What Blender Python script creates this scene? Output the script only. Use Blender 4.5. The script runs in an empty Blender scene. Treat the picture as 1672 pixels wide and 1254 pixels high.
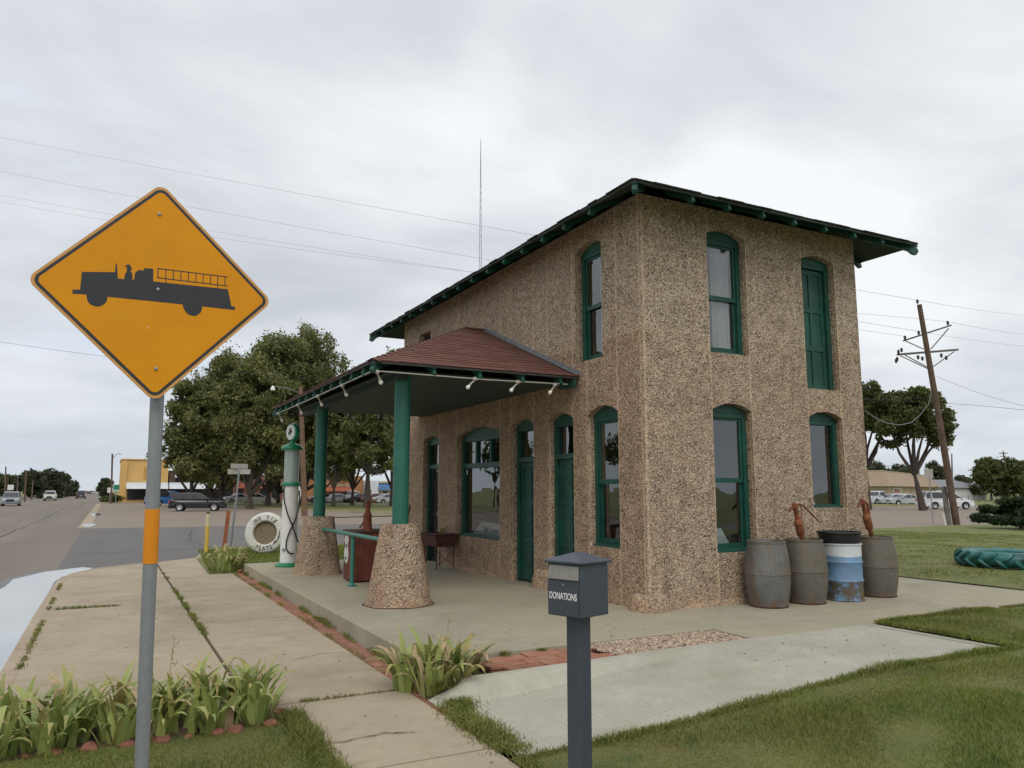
import bpy, bmesh, math, random
import numpy as np
from mathutils import Vector, Matrix, noise, Euler
from math import sin, cos, pi, radians, sqrt, atan2
random.seed(7)
RNG = np.random.default_rng(11)
scene = bpy.context.scene
col = scene.collection

# ------------------------------------------------------------------ camera
CAM = Vector((-6.518, -8.528, 1.62)); YAW = 0.4818; PITCH = 0.137
cd = bpy.data.cameras.new('camera'); cam = bpy.data.objects.new('camera', cd); col.objects.link(cam)
cam.location = CAM; cam.rotation_euler = (pi/2 + PITCH, 0, -YAW)
cd.sensor_width = 36; cd.lens = 1251.85/1672*36; cd.clip_start = 0.05; cd.clip_end = 4000
scene.camera = cam
# ------------------------------------------------------------------ light
SUN_EL, SUN_AZ = radians(50), radians(200)      # compass azimuth measured from +Y towards +X
world = bpy.data.worlds.new('World'); scene.world = world; world.use_nodes = True
nt = world.node_tree; nt.nodes.clear(); N = nt.nodes.new; LK = nt.links.new
sky = N('ShaderNodeTexSky'); sky.sky_type = 'NISHITA'; sky.sun_disc = False
sky.sun_elevation = SUN_EL; sky.sun_rotation = SUN_AZ; sky.dust_density = 2.0
skm = N('ShaderNodeVectorMath'); skm.operation = 'SCALE'; skm.inputs['Scale'].default_value = 0.9
LK(sky.outputs[0], skm.inputs[0])
tc = N('ShaderNodeTexCoord'); sep = N('ShaderNodeSeparateXYZ'); LK(tc.outputs['Generated'], sep.inputs[0])
def wm(op, a, b=None, clamp=False):
    n = N('ShaderNodeMath'); n.operation = op; n.use_clamp = clamp
    for i, v in enumerate((a, b)):
        if v is None: continue
        if isinstance(v, (int, float)): n.inputs[i].default_value = v
        else: LK(v, n.inputs[i])
    return n.outputs[0]
zz = wm('ADD', wm('MAXIMUM', sep.outputs[2], 0.0), 0.24)
cmb = N('ShaderNodeCombineXYZ'); LK(wm('DIVIDE', sep.outputs[0], zz), cmb.inputs[0]); LK(wm('DIVIDE', sep.outputs[1], zz), cmb.inputs[1])
mp = N('ShaderNodeMapping'); mp.inputs['Rotation'].default_value = (0, 0, 0.5); mp.inputs['Scale'].default_value = (0.85, 1.05, 1); LK(cmb.outputs[0], mp.inputs[0])
def wnoise(sc, det, rough, dist=0.3, off=0):
    n = N('ShaderNodeTexNoise'); n.inputs['Scale'].default_value = sc; n.inputs['Detail'].default_value = det
    n.inputs['Roughness'].default_value = rough; n.inputs['Distortion'].default_value = dist
    m = N('ShaderNodeVectorMath'); m.operation = 'ADD'; m.inputs[1].default_value = (off, off*.7, off); LK(mp.outputs[0], m.inputs[0]); LK(m.outputs[0], n.inputs['Vector'])
    return n.outputs['Fac']
n1 = wnoise(0.85, 7, 0.52, .35, 2.6); n2 = wnoise(1.9, 6, 0.5, .6, 9.1)
dens = wm('ADD', wm('MULTIPLY', n1, 0.66), wm('MULTIPLY', n2, 0.34))
cr = N('ShaderNodeValToRGB'); LK(dens, cr.inputs[0])
el = cr.color_ramp.elements; el[0].position = 0.40; el[0].color = (0.73, 0.745, 0.755, 1); el[1].position = 0.61; el[1].color = (0.45, 0.47, 0.50, 1)
e_ = el.new(0.455); e_.color = (0.65, 0.67, 0.69, 1); e_ = el.new(0.52); e_.color = (0.56, 0.58, 0.61, 1)
# thin blue gaps
gap = N('ShaderNodeMapRange'); gap.inputs[1].default_value = 0.60; gap.inputs[2].default_value = 0.70; gap.inputs[3].default_value = 0; gap.inputs[4].default_value = .35
LK(wnoise(1.4, 4, .5, .2, 21.0), gap.inputs[0])
mx = N('ShaderNodeMix'); mx.data_type = 'RGBA'; LK(gap.outputs[0], mx.inputs[0]); LK(cr.outputs[0], mx.inputs[6])
mx.inputs[7].default_value = (0.55, 0.66, 0.83, 1)
# pale haze low on the horizon
hz = wm('POWER', wm('SUBTRACT', 1.0, wm('MAXIMUM', sep.outputs[2], 0.0), True), 9.0)
mh = N('ShaderNodeMix'); mh.data_type = 'RGBA'; LK(wm('MULTIPLY', hz, .75), mh.inputs[0]); LK(mx.outputs[2], mh.inputs[6]); mh.inputs[7].default_value = (0.49, 0.545, 0.60, 1)
bg1 = N('ShaderNodeBackground'); bg1.inputs[1].default_value = 0.07; LK(skm.outputs[0], bg1.inputs[0])
bg2 = N('ShaderNodeBackground'); bg2.inputs[1].default_value = 0.93; LK(mh.outputs[2], bg2.inputs[0])
ms = N('ShaderNodeMixShader'); ms.inputs[0].default_value = 0.93; LK(bg1.outputs[0], ms.inputs[1]); LK(bg2.outputs[0], ms.inputs[2])
wo = N('ShaderNodeOutputWorld'); LK(ms.outputs[0], wo.inputs[0])
sd = bpy.data.lights.new('sun', 'SUN'); sd.energy = 0.9; sd.angle = radians(35); sd.color = (1, .965, .91)
sun = bpy.data.objects.new('sun', sd); col.objects.link(sun)
sv = Vector((sin(SUN_AZ)*cos(SUN_EL), cos(SUN_AZ)*cos(SUN_EL), sin(SUN_EL)))
sun.rotation_euler = sv.to_track_quat('Z', 'Y').to_euler(); sun.location = (0, 0, 30)
vs = scene.view_settings; vs.view_transform = 'Standard'; vs.look = 'None'; vs.gamma = 1; vs.exposure = 0.56; vs.use_curve_mapping = False
scene.render.engine = 'CYCLES'; scene.cycles.max_bounces = 6; scene.cycles.transparent_max_bounces = 12

# ------------------------------------------------------------------ materials
class NT:
    def __init__(s, name):
        s.m = bpy.data.materials.new(name); s.m.use_nodes = True; s.t = s.m.node_tree
        s.b = s.t.nodes['Principled BSDF']; s.out = s.t.nodes['Material Output']
    def n(s, ty, **k):
        n = s.t.nodes.new(ty)
        for a, b in k.items(): setattr(n, a, b)
        return n
    def l(s, a, b): s.t.links.new(a, b)
    def setv(s, inp, v):
        if isinstance(v, (int, float)): inp.default_value = v
        elif isinstance(v, tuple): inp.default_value = v if len(v) != 3 or inp.type != 'RGBA' else (*v, 1)
        else: s.l(v, inp)
    def math(s, op, a, b=0.0, c=None, clamp=False):
        n = s.n('ShaderNodeMath', operation=op, use_clamp=clamp); s.setv(n.inputs[0], a); s.setv(n.inputs[1], b)
        if c is not None: s.setv(n.inputs[2], c)
        return n.outputs[0]
    def noise(s, scale, detail=4, rough=.55, vec=None, dist=0, off=0):
        n = s.n('ShaderNodeTexNoise'); n.inputs['Scale'].default_value = scale; n.inputs['Detail'].default_value = detail
        n.inputs['Roughness'].default_value = rough; n.inputs['Distortion'].default_value = dist
        v = vec or s.pos()
        if off:
            a = s.n('ShaderNodeVectorMath', operation='ADD'); s.l(v, a.inputs[0]); a.inputs[1].default_value = (off, off*1.3, -off); v = a.outputs[0]
        s.l(v, n.inputs['Vector']); return n.outputs['Fac']
    def pos(s):
        if not hasattr(s, '_p'): s._p = s.n('ShaderNodeNewGeometry').outputs['Position']
        return s._p
    def obj(s):
        if not hasattr(s, '_o'): s._o = s.n('ShaderNodeTexCoord').outputs['Object']
        return s._o
    def rng(s, f, a, b, c=0.0, d=1.0, smooth=False):
        n = s.n('ShaderNodeMapRange'); 
        if smooth: n.interpolation_type = 'SMOOTHSTEP'
        for i, v in enumerate((f, a, b, c, d)): s.setv(n.inputs[i], v)
        return n.outputs[0]
    def mix(s, f, a, b, mode='MIX'):
        n = s.n('ShaderNodeMix', data_type='RGBA', blend_type=mode); s.setv(n.inputs[0], f)
        for i, v in ((6, a), (7, b)):
            if isinstance(v, tuple): n.inputs[i].default_value = (*v[:3], 1)
            else: s.l(v, n.inputs[i])
        return n.outputs[2]
    def ramp(s, f, stops):
        n = s.n('ShaderNodeValToRGB'); s.l(f, n.inputs[0]); e = n.color_ramp.elements
        while len(e) < len(stops): e.new(.5)
        for i, (p, c) in enumerate(stops): e[i].position = p; e[i].color = (*c, 1)
        return n.outputs[0]
    def bump(s, h, strength=.3, dist=.01, prev=None):
        n = s.n('ShaderNodeBump'); n.inputs['Strength'].default_value = strength; n.inputs['Distance'].default_value = dist; s.l(h, n.inputs['Height'])
        if prev: s.l(prev, n.inputs['Normal'])
        return n.outputs[0]
    def fin(s, color=None, rough=None, normal=None, metal=None, spec=None):
        if color is not None: s.setv(s.b.inputs['Base Color'], color if not isinstance(color, tuple) else (*color, 1))
        if rough is not None: s.setv(s.b.inputs['Roughness'], rough)
        if normal is not None: s.l(normal, s.b.inputs['Normal'])
        if metal is not None: s.setv(s.b.inputs['Metallic'], metal)
        if spec is not None: s.setv(s.b.inputs['Specular IOR Level'], spec)
        return s.m
def scl(c, k): return tuple(min(1, v*k) for v in c)
def simple(name, c, rough=.6, var=.15, scale=6, bump=.0, bscale=80, metal=0, local=False, dirt=0, dirtc=(.12, .09, .06), spec=None):
    s = NT(name); v = s.obj() if local else s.pos()
    f = s.noise(scale, 5, .6, v)
    cc = s.mix(s.rng(f, .3, .7), scl(c, 1-var), scl(c, 1+var))
    if dirt:
        g = s.noise(scale*.7, 6, .65, v, off=3.1)
        cc = s.mix(s.rng(g, .52, .68, 0, dirt), cc, dirtc)
    nm = None
    if bump: nm = s.bump(s.noise(bscale, 4, .6, v, off=9), bump, .01)
    return s.fin(cc, rough, nm, metal, spec)
GREEN = (0.006, 0.066, 0.046)
M = {}
M['green'] = simple('green_paint', GREEN, .5, .30, 3, .3, 45, dirt=.55, dirtc=(.035, .085, .065))
M['green_col'] = simple('green_column_paint', (0.012, 0.115, 0.08), .5, .16, 2.5, .2, 30, dirt=.45, dirtc=(.03, .09, .07))
M['rail'] = simple('rail_paint', (0.03, 0.17, 0.13), .4, .1, 5)
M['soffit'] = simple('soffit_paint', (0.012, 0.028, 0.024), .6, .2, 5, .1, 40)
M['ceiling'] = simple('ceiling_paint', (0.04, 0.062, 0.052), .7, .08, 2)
M['flash'] = simple('galvanised_flashing', (.20, .21, .22), .5, .2, 8, metal=.5)
M['white'] = simple('white_paint', (.72, .72, .68), .45, .06, 6, dirt=.3, dirtc=(.45, .4, .33))
M['ceramic'] = simple('porcelain', (.42, .39, .34), .3, .06, 20)
M['bulb'] = simple('frosted_bulb', (.80, .78, .70), .15, .03, 10)
M['grey_metal'] = simple('galvanised_steel', (.27, .285, .30), .45, .08, 30, .1, 120, metal=.35, local=True)
M['box'] = simple('slate_blue_metal', (.052, .062, .083), .45, .08, 30, .15, 300, local=True)
M['boxgrey'] = simple('grey_flap_metal', (.23, .225, .20), .4, .08, 30, local=True)
M['black'] = simple('black_rubber', (.012, .012, .013), .6, .2, 20, .2, 90, local=True)
M['ink'] = simple('black_print', (.012, .012, .014), .5, .1, 20)
M['darkbox'] = simple('dark_interior', (.05, .045, .04), .9, .3, 2)
M['curtain'] = simple('lace_curtain', (.60, .60, .55), .9, .15, 14, .3, 30)
M['paper'] = simple('paper_card', (.62, .66, .64), .7, .05, 20)
M['wood'] = simple('weathered_wood', (.115, .075, .052), .85, .3, 2.5, .4, 25)
M['wood_grey'] = simple('grey_wood', (.13, .115, .10), .85, .25, 3, .4, 25)
M['ypost'] = simple('yellow_paint', (.62, .40, .06), .5, .1, 8, dirt=.3)
M['cream'] = simple('cream_paint', (.58, .52, .30), .5, .1, 8, dirt=.3)
M['wire'] = simple('wire', (.22, .23, .25), .6, .05, 2)
M['wire_dark'] = simple('dark_wire', (.03, .03, .035), .6, .05, 2)
M['insul'] = simple('brown_insulator', (.03, .022, .02), .3, .1, 10)

def rust(name, c1=(.17, .05, .022), c2=(.09, .03, .018), scale=7):
    s = NT(name); v = s.obj(); f = s.noise(scale, 7, .7, v); g = s.noise(scale*4, 5, .6, v, off=4)
    c = s.ramp(s.math('MULTIPLY_ADD', g, .35, s.math('MULTIPLY', f, .65)), ((.34, c2), (.5, c1), (.66, scl(c1, 1.7))))
    return s.fin(c, .85, s.bump(g, .5, .006))
M['rust'] = rust('rusty_iron'); M['rust_dark'] = rust('dark_rust', (.085, .035, .022), (.03, .017, .013)); M['rust_bright'] = rust('orange_rust', (.20, .065, .025), (.07, .025, .014), 14)

def pebble(name, seams=None, joint=3.885):
    s = NT(name); P = s.pos(); sp = s.n('ShaderNodeSeparateXYZ'); s.l(P, sp.inputs[0])
    dn = s.n('ShaderNodeTexNoise'); dn.inputs['Scale'].default_value = 14; s.l(P, dn.inputs['Vector'])
    ad = s.n('ShaderNodeVectorMath', operation='MULTIPLY_ADD'); s.l(dn.outputs['Color'], ad.inputs[0]); ad.inputs[1].default_value = (.010,)*3; s.l(P, ad.inputs[2])
    vo = s.n('ShaderNodeTexVoronoi', feature='F1'); vo.inputs['Scale'].default_value = 47; s.l(ad.outputs[0], vo.inputs['Vector'])
    hs = s.n('ShaderNodeSeparateColor'); s.l(vo.outputs['Color'], hs.inputs[0]); r = hs.outputs[0]
    stones = s.ramp(r, ((0.0, (.05, .036, .03)), (.13, (.23, .155, .11)), (.25, (.70, .545, .39)), (.42, (.49, .34, .24)), (.54, (.86, .725, .55)), (.74, (.30, .25, .195)), (.86, (1.0, .92, .74))))
    big = s.noise(.9, 5, .6); mid = s.noise(4.5, 5, .6, off=5)
    stones = s.mix(s.rng(big, .35, .65, 0, .6), stones, s.mix(.5, stones, (.60, .44, .30), 'MULTIPLY'), 'MIX')
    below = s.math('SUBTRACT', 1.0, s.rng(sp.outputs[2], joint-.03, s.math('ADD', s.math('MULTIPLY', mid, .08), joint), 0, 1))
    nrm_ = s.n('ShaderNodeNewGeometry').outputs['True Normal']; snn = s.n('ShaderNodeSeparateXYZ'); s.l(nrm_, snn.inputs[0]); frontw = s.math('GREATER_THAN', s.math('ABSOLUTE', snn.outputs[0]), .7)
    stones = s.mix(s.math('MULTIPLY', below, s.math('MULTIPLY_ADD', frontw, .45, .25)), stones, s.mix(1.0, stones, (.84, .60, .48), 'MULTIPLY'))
    gapf = s.rng(vo.outputs['Distance'], .36, .62, 0, 1)
    mort = s.mix(s.rng(mid, .4, .6), (.23, .165, .115), (.40, .295, .20))
    c = s.mix(s.math('MULTIPLY', gapf, .85), stones, mort)
    # sandy mortar exposed low down and in patches
    lowz = s.rng(sp.outputs[2], 0.0, .32, 1.0, 0.0)
    pat = s.math('MAXIMUM', s.math('MULTIPLY', lowz, s.rng(mid, .35, .6)), s.rng(s.noise(2.2, 6, .7, off=17), .62, .72, 0, .6))
    c = s.mix(s.math('MULTIPLY', pat, .55), c, (.50, .31, .18))
    line = None
    if seams is not None:
        nn = s.n('ShaderNodeNewGeometry').outputs['True Normal']; sn = s.n('ShaderNodeSeparateXYZ'); s.l(nn, sn.inputs[0])
        wob = s.math('MULTIPLY', s.math('SUBTRACT', s.noise(5, 4, .7, off=2), .5), .05); dd = []
        for axis, other in ((0, 1), (1, 0)):
            u = s.math('ADD', sp.outputs[axis], wob); dm = None
            for p in seams[axis]:
                d = s.math('ABSOLUTE', s.math('SUBTRACT', u, float(p)))
                dm = d if dm is None else s.math('MINIMUM', dm, d)
            dd.append(s.math('ADD', dm, s.math('LESS_THAN', s.math('ABSOLUTE', sn.outputs[other]), .7)))
        dmin = s.math('MINIMUM', dd[0], dd[1])
        zj = s.math('ABSOLUTE', s.math('ADD', s.math('SUBTRACT', sp.outputs[2], joint), s.math('MULTIPLY', s.math('SUBTRACT', mid, .5), .05)))
        dmin = s.math('MINIMUM', dmin, s.math('ADD', s.math('MULTIPLY', zj, .9), .010))
        line = s.rng(dmin, .009, .026, 1.0, 0.0)
        line = s.math('MULTIPLY', line, s.rng(s.noise(9, 3, .6, off=8), .35, .55, .3, 1))
        c = s.mix(s.math('MULTIPLY', line, .85), c, (.66, .49, .32))
    mpn = s.n('ShaderNodeMapping'); mpn.inputs['Scale'].default_value = (5, 5, .35); s.l(P, mpn.inputs[0]); stk = s.noise(1.0, 5, .6, mpn.outputs[0])
    c = s.mix(s.rng(stk, .54, .72, 0, .4), c, s.mix(1.0, c, (.62, .55, .48), 'MULTIPLY')); c = s.mix(s.rng(s.noise(1.3, 6, .7, off=27), .55, .7, 0, .55), c, s.mix(1.0, c, (1.25, 1.18, 1.08), 'MULTIPLY'))
    hgt = s.rng(vo.outputs['Distance'], .1, .6, 1.0, 0.0)
    nm = s.bump(hgt, 1.0, .02); nm = s.bump(mid, .35, .05, nm)
    return s.fin(c, .8, nm)
SE_END = (.04, 1.25, 2.02, 3.24, 4.0); SE_FR = (.04, .61, 1.42, 1.83, 2.63, 3.13, 3.98, 4.44, 6.45, 7.47, 8.43, 9.5)
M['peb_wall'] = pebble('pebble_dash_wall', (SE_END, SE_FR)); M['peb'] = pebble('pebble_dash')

def concrete(name, c, stain=(.14, .11, .08), rib=0, st=.45, warm=None):
    s = NT(name); a = s.noise(1.1, 7, .65); b = s.noise(14, 6, .7, off=3); f = s.noise(160, 3, .6, off=5)
    cc = s.mix(s.rng(a, .3, .7), scl(c, .84), scl(c, 1.12)); cc = s.mix(s.rng(b, .25, .75), s.mix(1.0, cc, (.88, .87, .85), 'MULTIPLY'), cc)
    cc = s.mix(s.rng(f, .3, .75, .0, .35), cc, scl(c, 1.45))
    cc = s.mix(s.rng(s.noise(.55, 6, .7, off=12), .50, .72, 0, st), cc, stain)
    cc = s.mix(s.rng(s.noise(3.2, 7, .75, off=44), .52, .70, 0, .45), cc, scl(stain, 1.25)); cc = s.mix(s.rng(s.noise(1.7, 6, .7, off=61), .56, .72, 0, .4), cc, scl(c, 1.35))
    sp = s.rng(s.noise(38, 2, .5, off=22), .70, .74, 0, .6); cc = s.mix(sp, cc, scl(stain, .6))
    if warm: 
        cc = s.mix(s.rng(s.noise(.35, 5, .6, off=31), .42, .62, 0, .55), cc, warm)
    return s.fin(cc, .88, s.bump(s.math('ADD', f, s.math('MULTIPLY', b, 1.5)), .35, .004))
M['slab'] = concrete('porch_concrete', (.325, .30, .225), (.18, .155, .10), st=.5, warm=(.37, .32, .205))
M['walk'] = concrete('old_sidewalk_concrete', (.36, .30, .213), (.195, .155, .095), st=.6)
M['newconc'] = concrete('new_ramp_concrete', (.385, .375, .31), (.25, .225, .16), st=.6)
M['kerb'] = concrete('kerb_concrete', (.36, .29, .205), (.15, .11, .075))
def asphalt(name, c, c2, patch=.6):
    s = NT(name); a = s.noise(.12, 6, .6); b = s.noise(2.5, 6, .65, off=3); f = s.noise(90, 3, .6, off=5)
    sp = s.n('ShaderNodeMapping'); sp.inputs['Scale'].default_value = (.9, .05, 1); s.l(s.pos(), sp.inputs[0])
    tr = s.noise(1.0, 4, .5, sp.outputs[0])
    cc = s.mix(s.rng(a, .38, .62), c, c2); cc = s.mix(s.rng(tr, .4, .62, 0, patch), cc, scl(c, .72))
    cc = s.mix(s.rng(b, .3, .7, 0, .5), cc, scl(c2, 1.15)); cc = s.mix(s.rng(f, .45, .7, 0, .35), cc, scl(c2, 1.7))
    return s.fin(cc, s.rng(a, .3, .7, .7, .88), s.bump(f, .4, .006))
M['road'] = asphalt('worn_asphalt', (.135, .115, .095), (.185, .15, .115))
M['cross'] = asphalt('cross_street_asphalt', (.105, .10, .095), (.125, .115, .105), .5)
M['lot'] = asphalt('parking_asphalt', (.19, .155, .12), (.22, .175, .135), .15)
def grassmat(name, blades=False):
    s = NT(name); P = s.pos()
    a = s.noise(.5, 5, .6); b = s.noise(2.4, 5, .65, off=4); c = s.noise(.9, 6, .7, off=14)
    cc = s.mix(s.rng(a, .35, .65), (.185, .200, .034), (.235, .225, .055))
    cc = s.mix(s.rng(b, .35, .7, 0, .8), cc, (.100, .150, .026))
    cc = s.mix(s.rng(c, .54, .66, 0, .6), cc, (.26, .22, .10))
    cc = s.mix(s.rng(s.noise(.28, 5, .62, off=41), .50, .62, 0, .55), cc, (.17, .155, .05)); cc = s.mix(s.rng(s.noise(1.6, 4, .6, off=52), .58, .68, 0, .7), cc, (.075, .12, .024))
    if blades:
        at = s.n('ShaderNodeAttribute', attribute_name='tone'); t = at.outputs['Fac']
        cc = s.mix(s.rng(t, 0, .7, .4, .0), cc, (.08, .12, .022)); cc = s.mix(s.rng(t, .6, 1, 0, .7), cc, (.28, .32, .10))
        s.b.inputs['Specular IOR Level'].default_value = .2
    else:
        cc = s.mix(s.rng(s.noise(45, 4, .7, off=2), .35, .65, .05, .5), cc, (.085, .095, .03))
    return s.fin(cc, .75, None if blades else s.bump(s.noise(60, 4, .7), .8, .03))
M['lawn'] = grassmat('lawn_turf'); M['blade'] = grassmat('grass_blades', True)
def foliage(name, c1, c2):
    s = NT(name); at = s.n('ShaderNodeAttribute', attribute_name='tone'); t = at.outputs['Fac']
    cc = s.mix(t, c1, c2)
    s.b.inputs['Specular IOR Level'].default_value = .3
    if 'Transmission Weight' in s.b.inputs: pass
    tr = s.n('ShaderNodeBsdfTranslucent'); s.l(cc, tr.inputs[0]); mxs = s.n('ShaderNodeMixShader'); mxs.inputs[0].default_value = .42
    s.l(s.b.outputs[0], mxs.inputs[1]); s.l(tr.outputs[0], mxs.inputs[2]); s.l(mxs.outputs[0], s.out.inputs[0])
    return s.fin(cc, .6)
M['fol_elm'] = foliage('elm_foliage', (.07, .082, .026), (.31, .32, .12))
M['fol_dark'] = foliage('dark_foliage', (.045, .06, .018), (.17, .19, .06))
M['fol_far'] = foliage('distant_foliage', (.06, .075, .042), (.13, .145, .075))
M['fol_jun'] = foliage('juniper_foliage', (.018, .035, .014), (.055, .085, .03))
M['bark'] = simple('bark', (.065, .05, .04), .9, .3, 3, .6, 14)
def glassmat(name, tint=(.9, .93, .93), refl=1.0):
    s = NT(name); lw = s.n('ShaderNodeLayerWeight'); lw.inputs[0].default_value = .5; fr5 = s.math('POWER', lw.outputs['Facing'], 4.0)
    g = s.n('ShaderNodeBsdfGlossy'); g.inputs['Roughness'].default_value = .01; g.inputs[0].default_value = (.85, .88, .9, 1)
    tr = s.n('ShaderNodeBsdfTransparent'); tr.inputs[0].default_value = (*tint, 1); m = s.n('ShaderNodeMixShader')
    wv = s.noise(2.2, 2, .4); s.l(s.bump(wv, .06, .05), g.inputs['Normal'])
    s.l(s.math('MULTIPLY_ADD', fr5, .85*refl, .17, clamp=True), m.inputs[0]); s.l(tr.outputs[0], m.inputs[1]); s.l(g.outputs[0], m.inputs[2]); s.l(m.outputs[0], s.out.inputs[0])
    return s.m
M['glass'] = glassmat('window_glass', (.62, .66, .66))
def jarmat():
    s = NT('pump_cylinder_glass'); t = s.n('ShaderNodeBsdfTransparent'); m = s.n('ShaderNodeMixShader'); m.inputs[0].default_value = .55; s.fin((.50, .58, .55), .12)
    s.l(t.outputs[0], m.inputs[1]); s.l(s.b.outputs[0], m.inputs[2]); s.l(m.outputs[0], s.out.inputs[0]); return s.m
M['jar'] = jarmat()
M['carglass'] = simple('car_glass', (.012, .014, .016), .05, 0, 1, spec=.9)
def paint(name, c, rough=.28): 
    m = simple(name, c, rough, .05, 2, local=True); m.node_tree.nodes['Principled BSDF'].inputs['Coat Weight'].default_value = .4; return m
M['tyre'] = simple('tyre_rubber', (.016, .016, .017), .8, .2, 8); M['rim'] = simple('alloy_rim', (.42, .43, .44), .3, .1, 9, metal=.5)
def barrelm(name, c, c2, rs):
    s = NT(name); v = s.obj(); a = s.noise(3.2, 6, .65, v); mpn = s.n('ShaderNodeMapping'); mpn.inputs['Scale'].default_value = (9, 9, 1.2); s.l(v, mpn.inputs[0])
    b = s.noise(1.0, 6, .6, mpn.outputs[0]); cc = s.mix(s.rng(a, .42, .58), c, c2); cc = s.mix(s.rng(b, .45, .64, 0, .75), cc, (.13, .095, .055)); cc = s.mix(s.rng(s.noise(6, 6, .7, v, off=8), .55, .7, 0, .5), cc, (.20, .20, .18))
    sp = s.n('ShaderNodeSeparateXYZ'); s.l(v, sp.inputs[0]); lo = s.rng(sp.outputs[2], .02, .16, 1, 0)
    mdn = s.rng(s.math('ABSOLUTE', s.math('SUBTRACT', sp.outputs[2], .48)), .005, .03, 1, 0)
    f = s.math('MAXIMUM', lo, s.math('MULTIPLY', mdn, .6)); f = s.math('MULTIPLY', f, s.rng(s.noise(9, 5, .7, v, off=3), .4, .6))
    cc = s.mix(s.math('MULTIPLY', f, rs), cc, (.16, .075, .04))
    return s.fin(cc, .55, s.bump(s.noise(30, 5, .6, v), .3, .006), .15)
M['barrel_grey'] = barrelm('grey_galvanised_barrel', (.12, .13, .13), (.17, .17, .155), .9)
M['barrel_brown'] = barrelm('weathered_barrel', (.115, .115, .10), (.15, .13, .10), .5)
def drumm():
    s = NT('blue_drum_paint'); v = s.obj(); sp = s.n('ShaderNodeSeparateXYZ'); s.l(v, sp.inputs[0]); z = sp.outputs[2]
    a = s.noise(5, 7, .7, v)
    zz = s.math('ADD', z, s.math('MULTIPLY', s.math('SUBTRACT', s.noise(3, 3, .5, v, off=6), .5), .04))
    cc = s.mix(s.rng(zz, .64, .65), (.15, .28, .44), (.55, .60, .60))
    wear = s.rng(a, .44, .54); lowr = s.rng(z, .12, .36, 1.0, .22)
    cc = s.mix(s.math('MAXIMUM', s.math('MULTIPLY', wear, s.math('MULTIPLY', lowr, s.rng(z, .62, .68, 1, .3))), s.math('MULTIPLY', s.rng(a, .40, .48), s.rng(zz, .26, .32, .9, 0))), cc, (.12, .085, .04))
    return s.fin(cc, .5, s.bump(a, .25, .006))
M['drum'] = drumm()
def shinglem():
    s = NT('red_asphalt_shingle'); oi = s.n('ShaderNodeNewGeometry').outputs['Random Per Island']; info = s.n('ShaderNodeObjectInfo').outputs['Random']
    t = s.math('FRACT', s.math('ADD', oi, info)); cc = s.ramp(t, ((0, (.070, .034, .027)), (.35, (.115, .046, .034)), (.7, (.14, .054, .038)), (1, (.095, .045, .036))))
    cc = s.mix(s.rng(s.noise(1.0, 5, .6), .5, .7, 0, .5), cc, (.12, .065, .05)); f = s.noise(220, 3, .6)
    cc = s.mix(s.rng(f, .4, .65, 0, .5), cc, (.26, .10, .07)); cc = s.mix(s.rng(f, .35, .5, .5, 0), cc, (.06, .025, .02))
    return s.fin(cc, .92, s.bump(f, .6, .004))
M['shingle'] = shinglem()
M['roofing'] = simple('dark_roofing', (.045, .042, .04), .9, .3, 5, .5, 120)
def leafm():
    s = NT('iris_leaf'); info = s.n('ShaderNodeObjectInfo').outputs['Random']; at = s.n('ShaderNodeAttribute', attribute_name='tone').outputs['Fac']
    cc = s.mix(info, (.21, .28, .075), (.44, .48, .15))
    cc = s.mix(s.rng(info, .86, .97, 0, .85), cc, (.36, .27, .10))
    tip = s.math('MULTIPLY', s.rng(at, .6, 1.0), s.rng(s.noise(9, 3, .6), .4, .62)); cc = s.mix(s.math('MULTIPLY', tip, .85), cc, (.36, .24, .09))
    mpn = s.n('ShaderNodeMapping'); mpn.inputs['Scale'].default_value = (1, 180, 1); s.l(s.obj(), mpn.inputs[0])
    tr = s.n('ShaderNodeBsdfTranslucent'); s.l(cc, tr.inputs[0]); m = s.n('ShaderNodeMixShader'); m.inputs[0].default_value = .25
    s.l(s.b.outputs[0], m.inputs[1]); s.l(tr.outputs[0], m.inputs[2]); s.l(m.outputs[0], s.out.inputs[0])
    return s.fin(cc, .5, s.bump(s.noise(1, 2, .5, mpn.outputs[0]), .3, .002))
M['leaf'] = leafm(); 
M['dryleaf'] = simple('dry_leaf', (.36, .27, .15), .8, .2, 30)
M['redrock'] = simple('red_sandstone', (.24, .095, .062), .9, .4, 12, .6, 40)
def brickm():
    s = NT('red_brick_paver'); i = s.n('ShaderNodeObjectInfo').outputs['Random']
    cc = s.ramp(i, ((0, (.24, .09, .055)), (.5, (.30, .115, .07)), (1, (.34, .14, .085)))); a = s.noise(7, 6, .65)
    cc = s.mix(s.rng(a, .42, .66, 0, .6), cc, (.36, .22, .14)); return s.fin(cc, .85, s.bump(s.noise(90, 4, .6), .4, .005))
M['brick'] = brickm()
def gravelm():
    s = NT('gravel_stone'); r = s.n('ShaderNodeNewGeometry').outputs['Random Per Island']
    return s.fin(s.ramp(r, ((0, (.17, .12, .09)), (.25, (.34, .25, .17)), (.5, (.48, .38, .27)), (.75, (.30, .18, .13)), (1, (.58, .50, .40)))), .75)
M['gravel'] = gravelm()
M['soil'] = simple('soil', (.10, .065, .04), .95, .3, 8, .8, 60)
M['redsoil'] = simple('red_dirt_and_broken_brick', (.27, .125, .08), .95, .3, 5, .8, 50, dirt=.5, dirtc=(.19, .13, .09))
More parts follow.
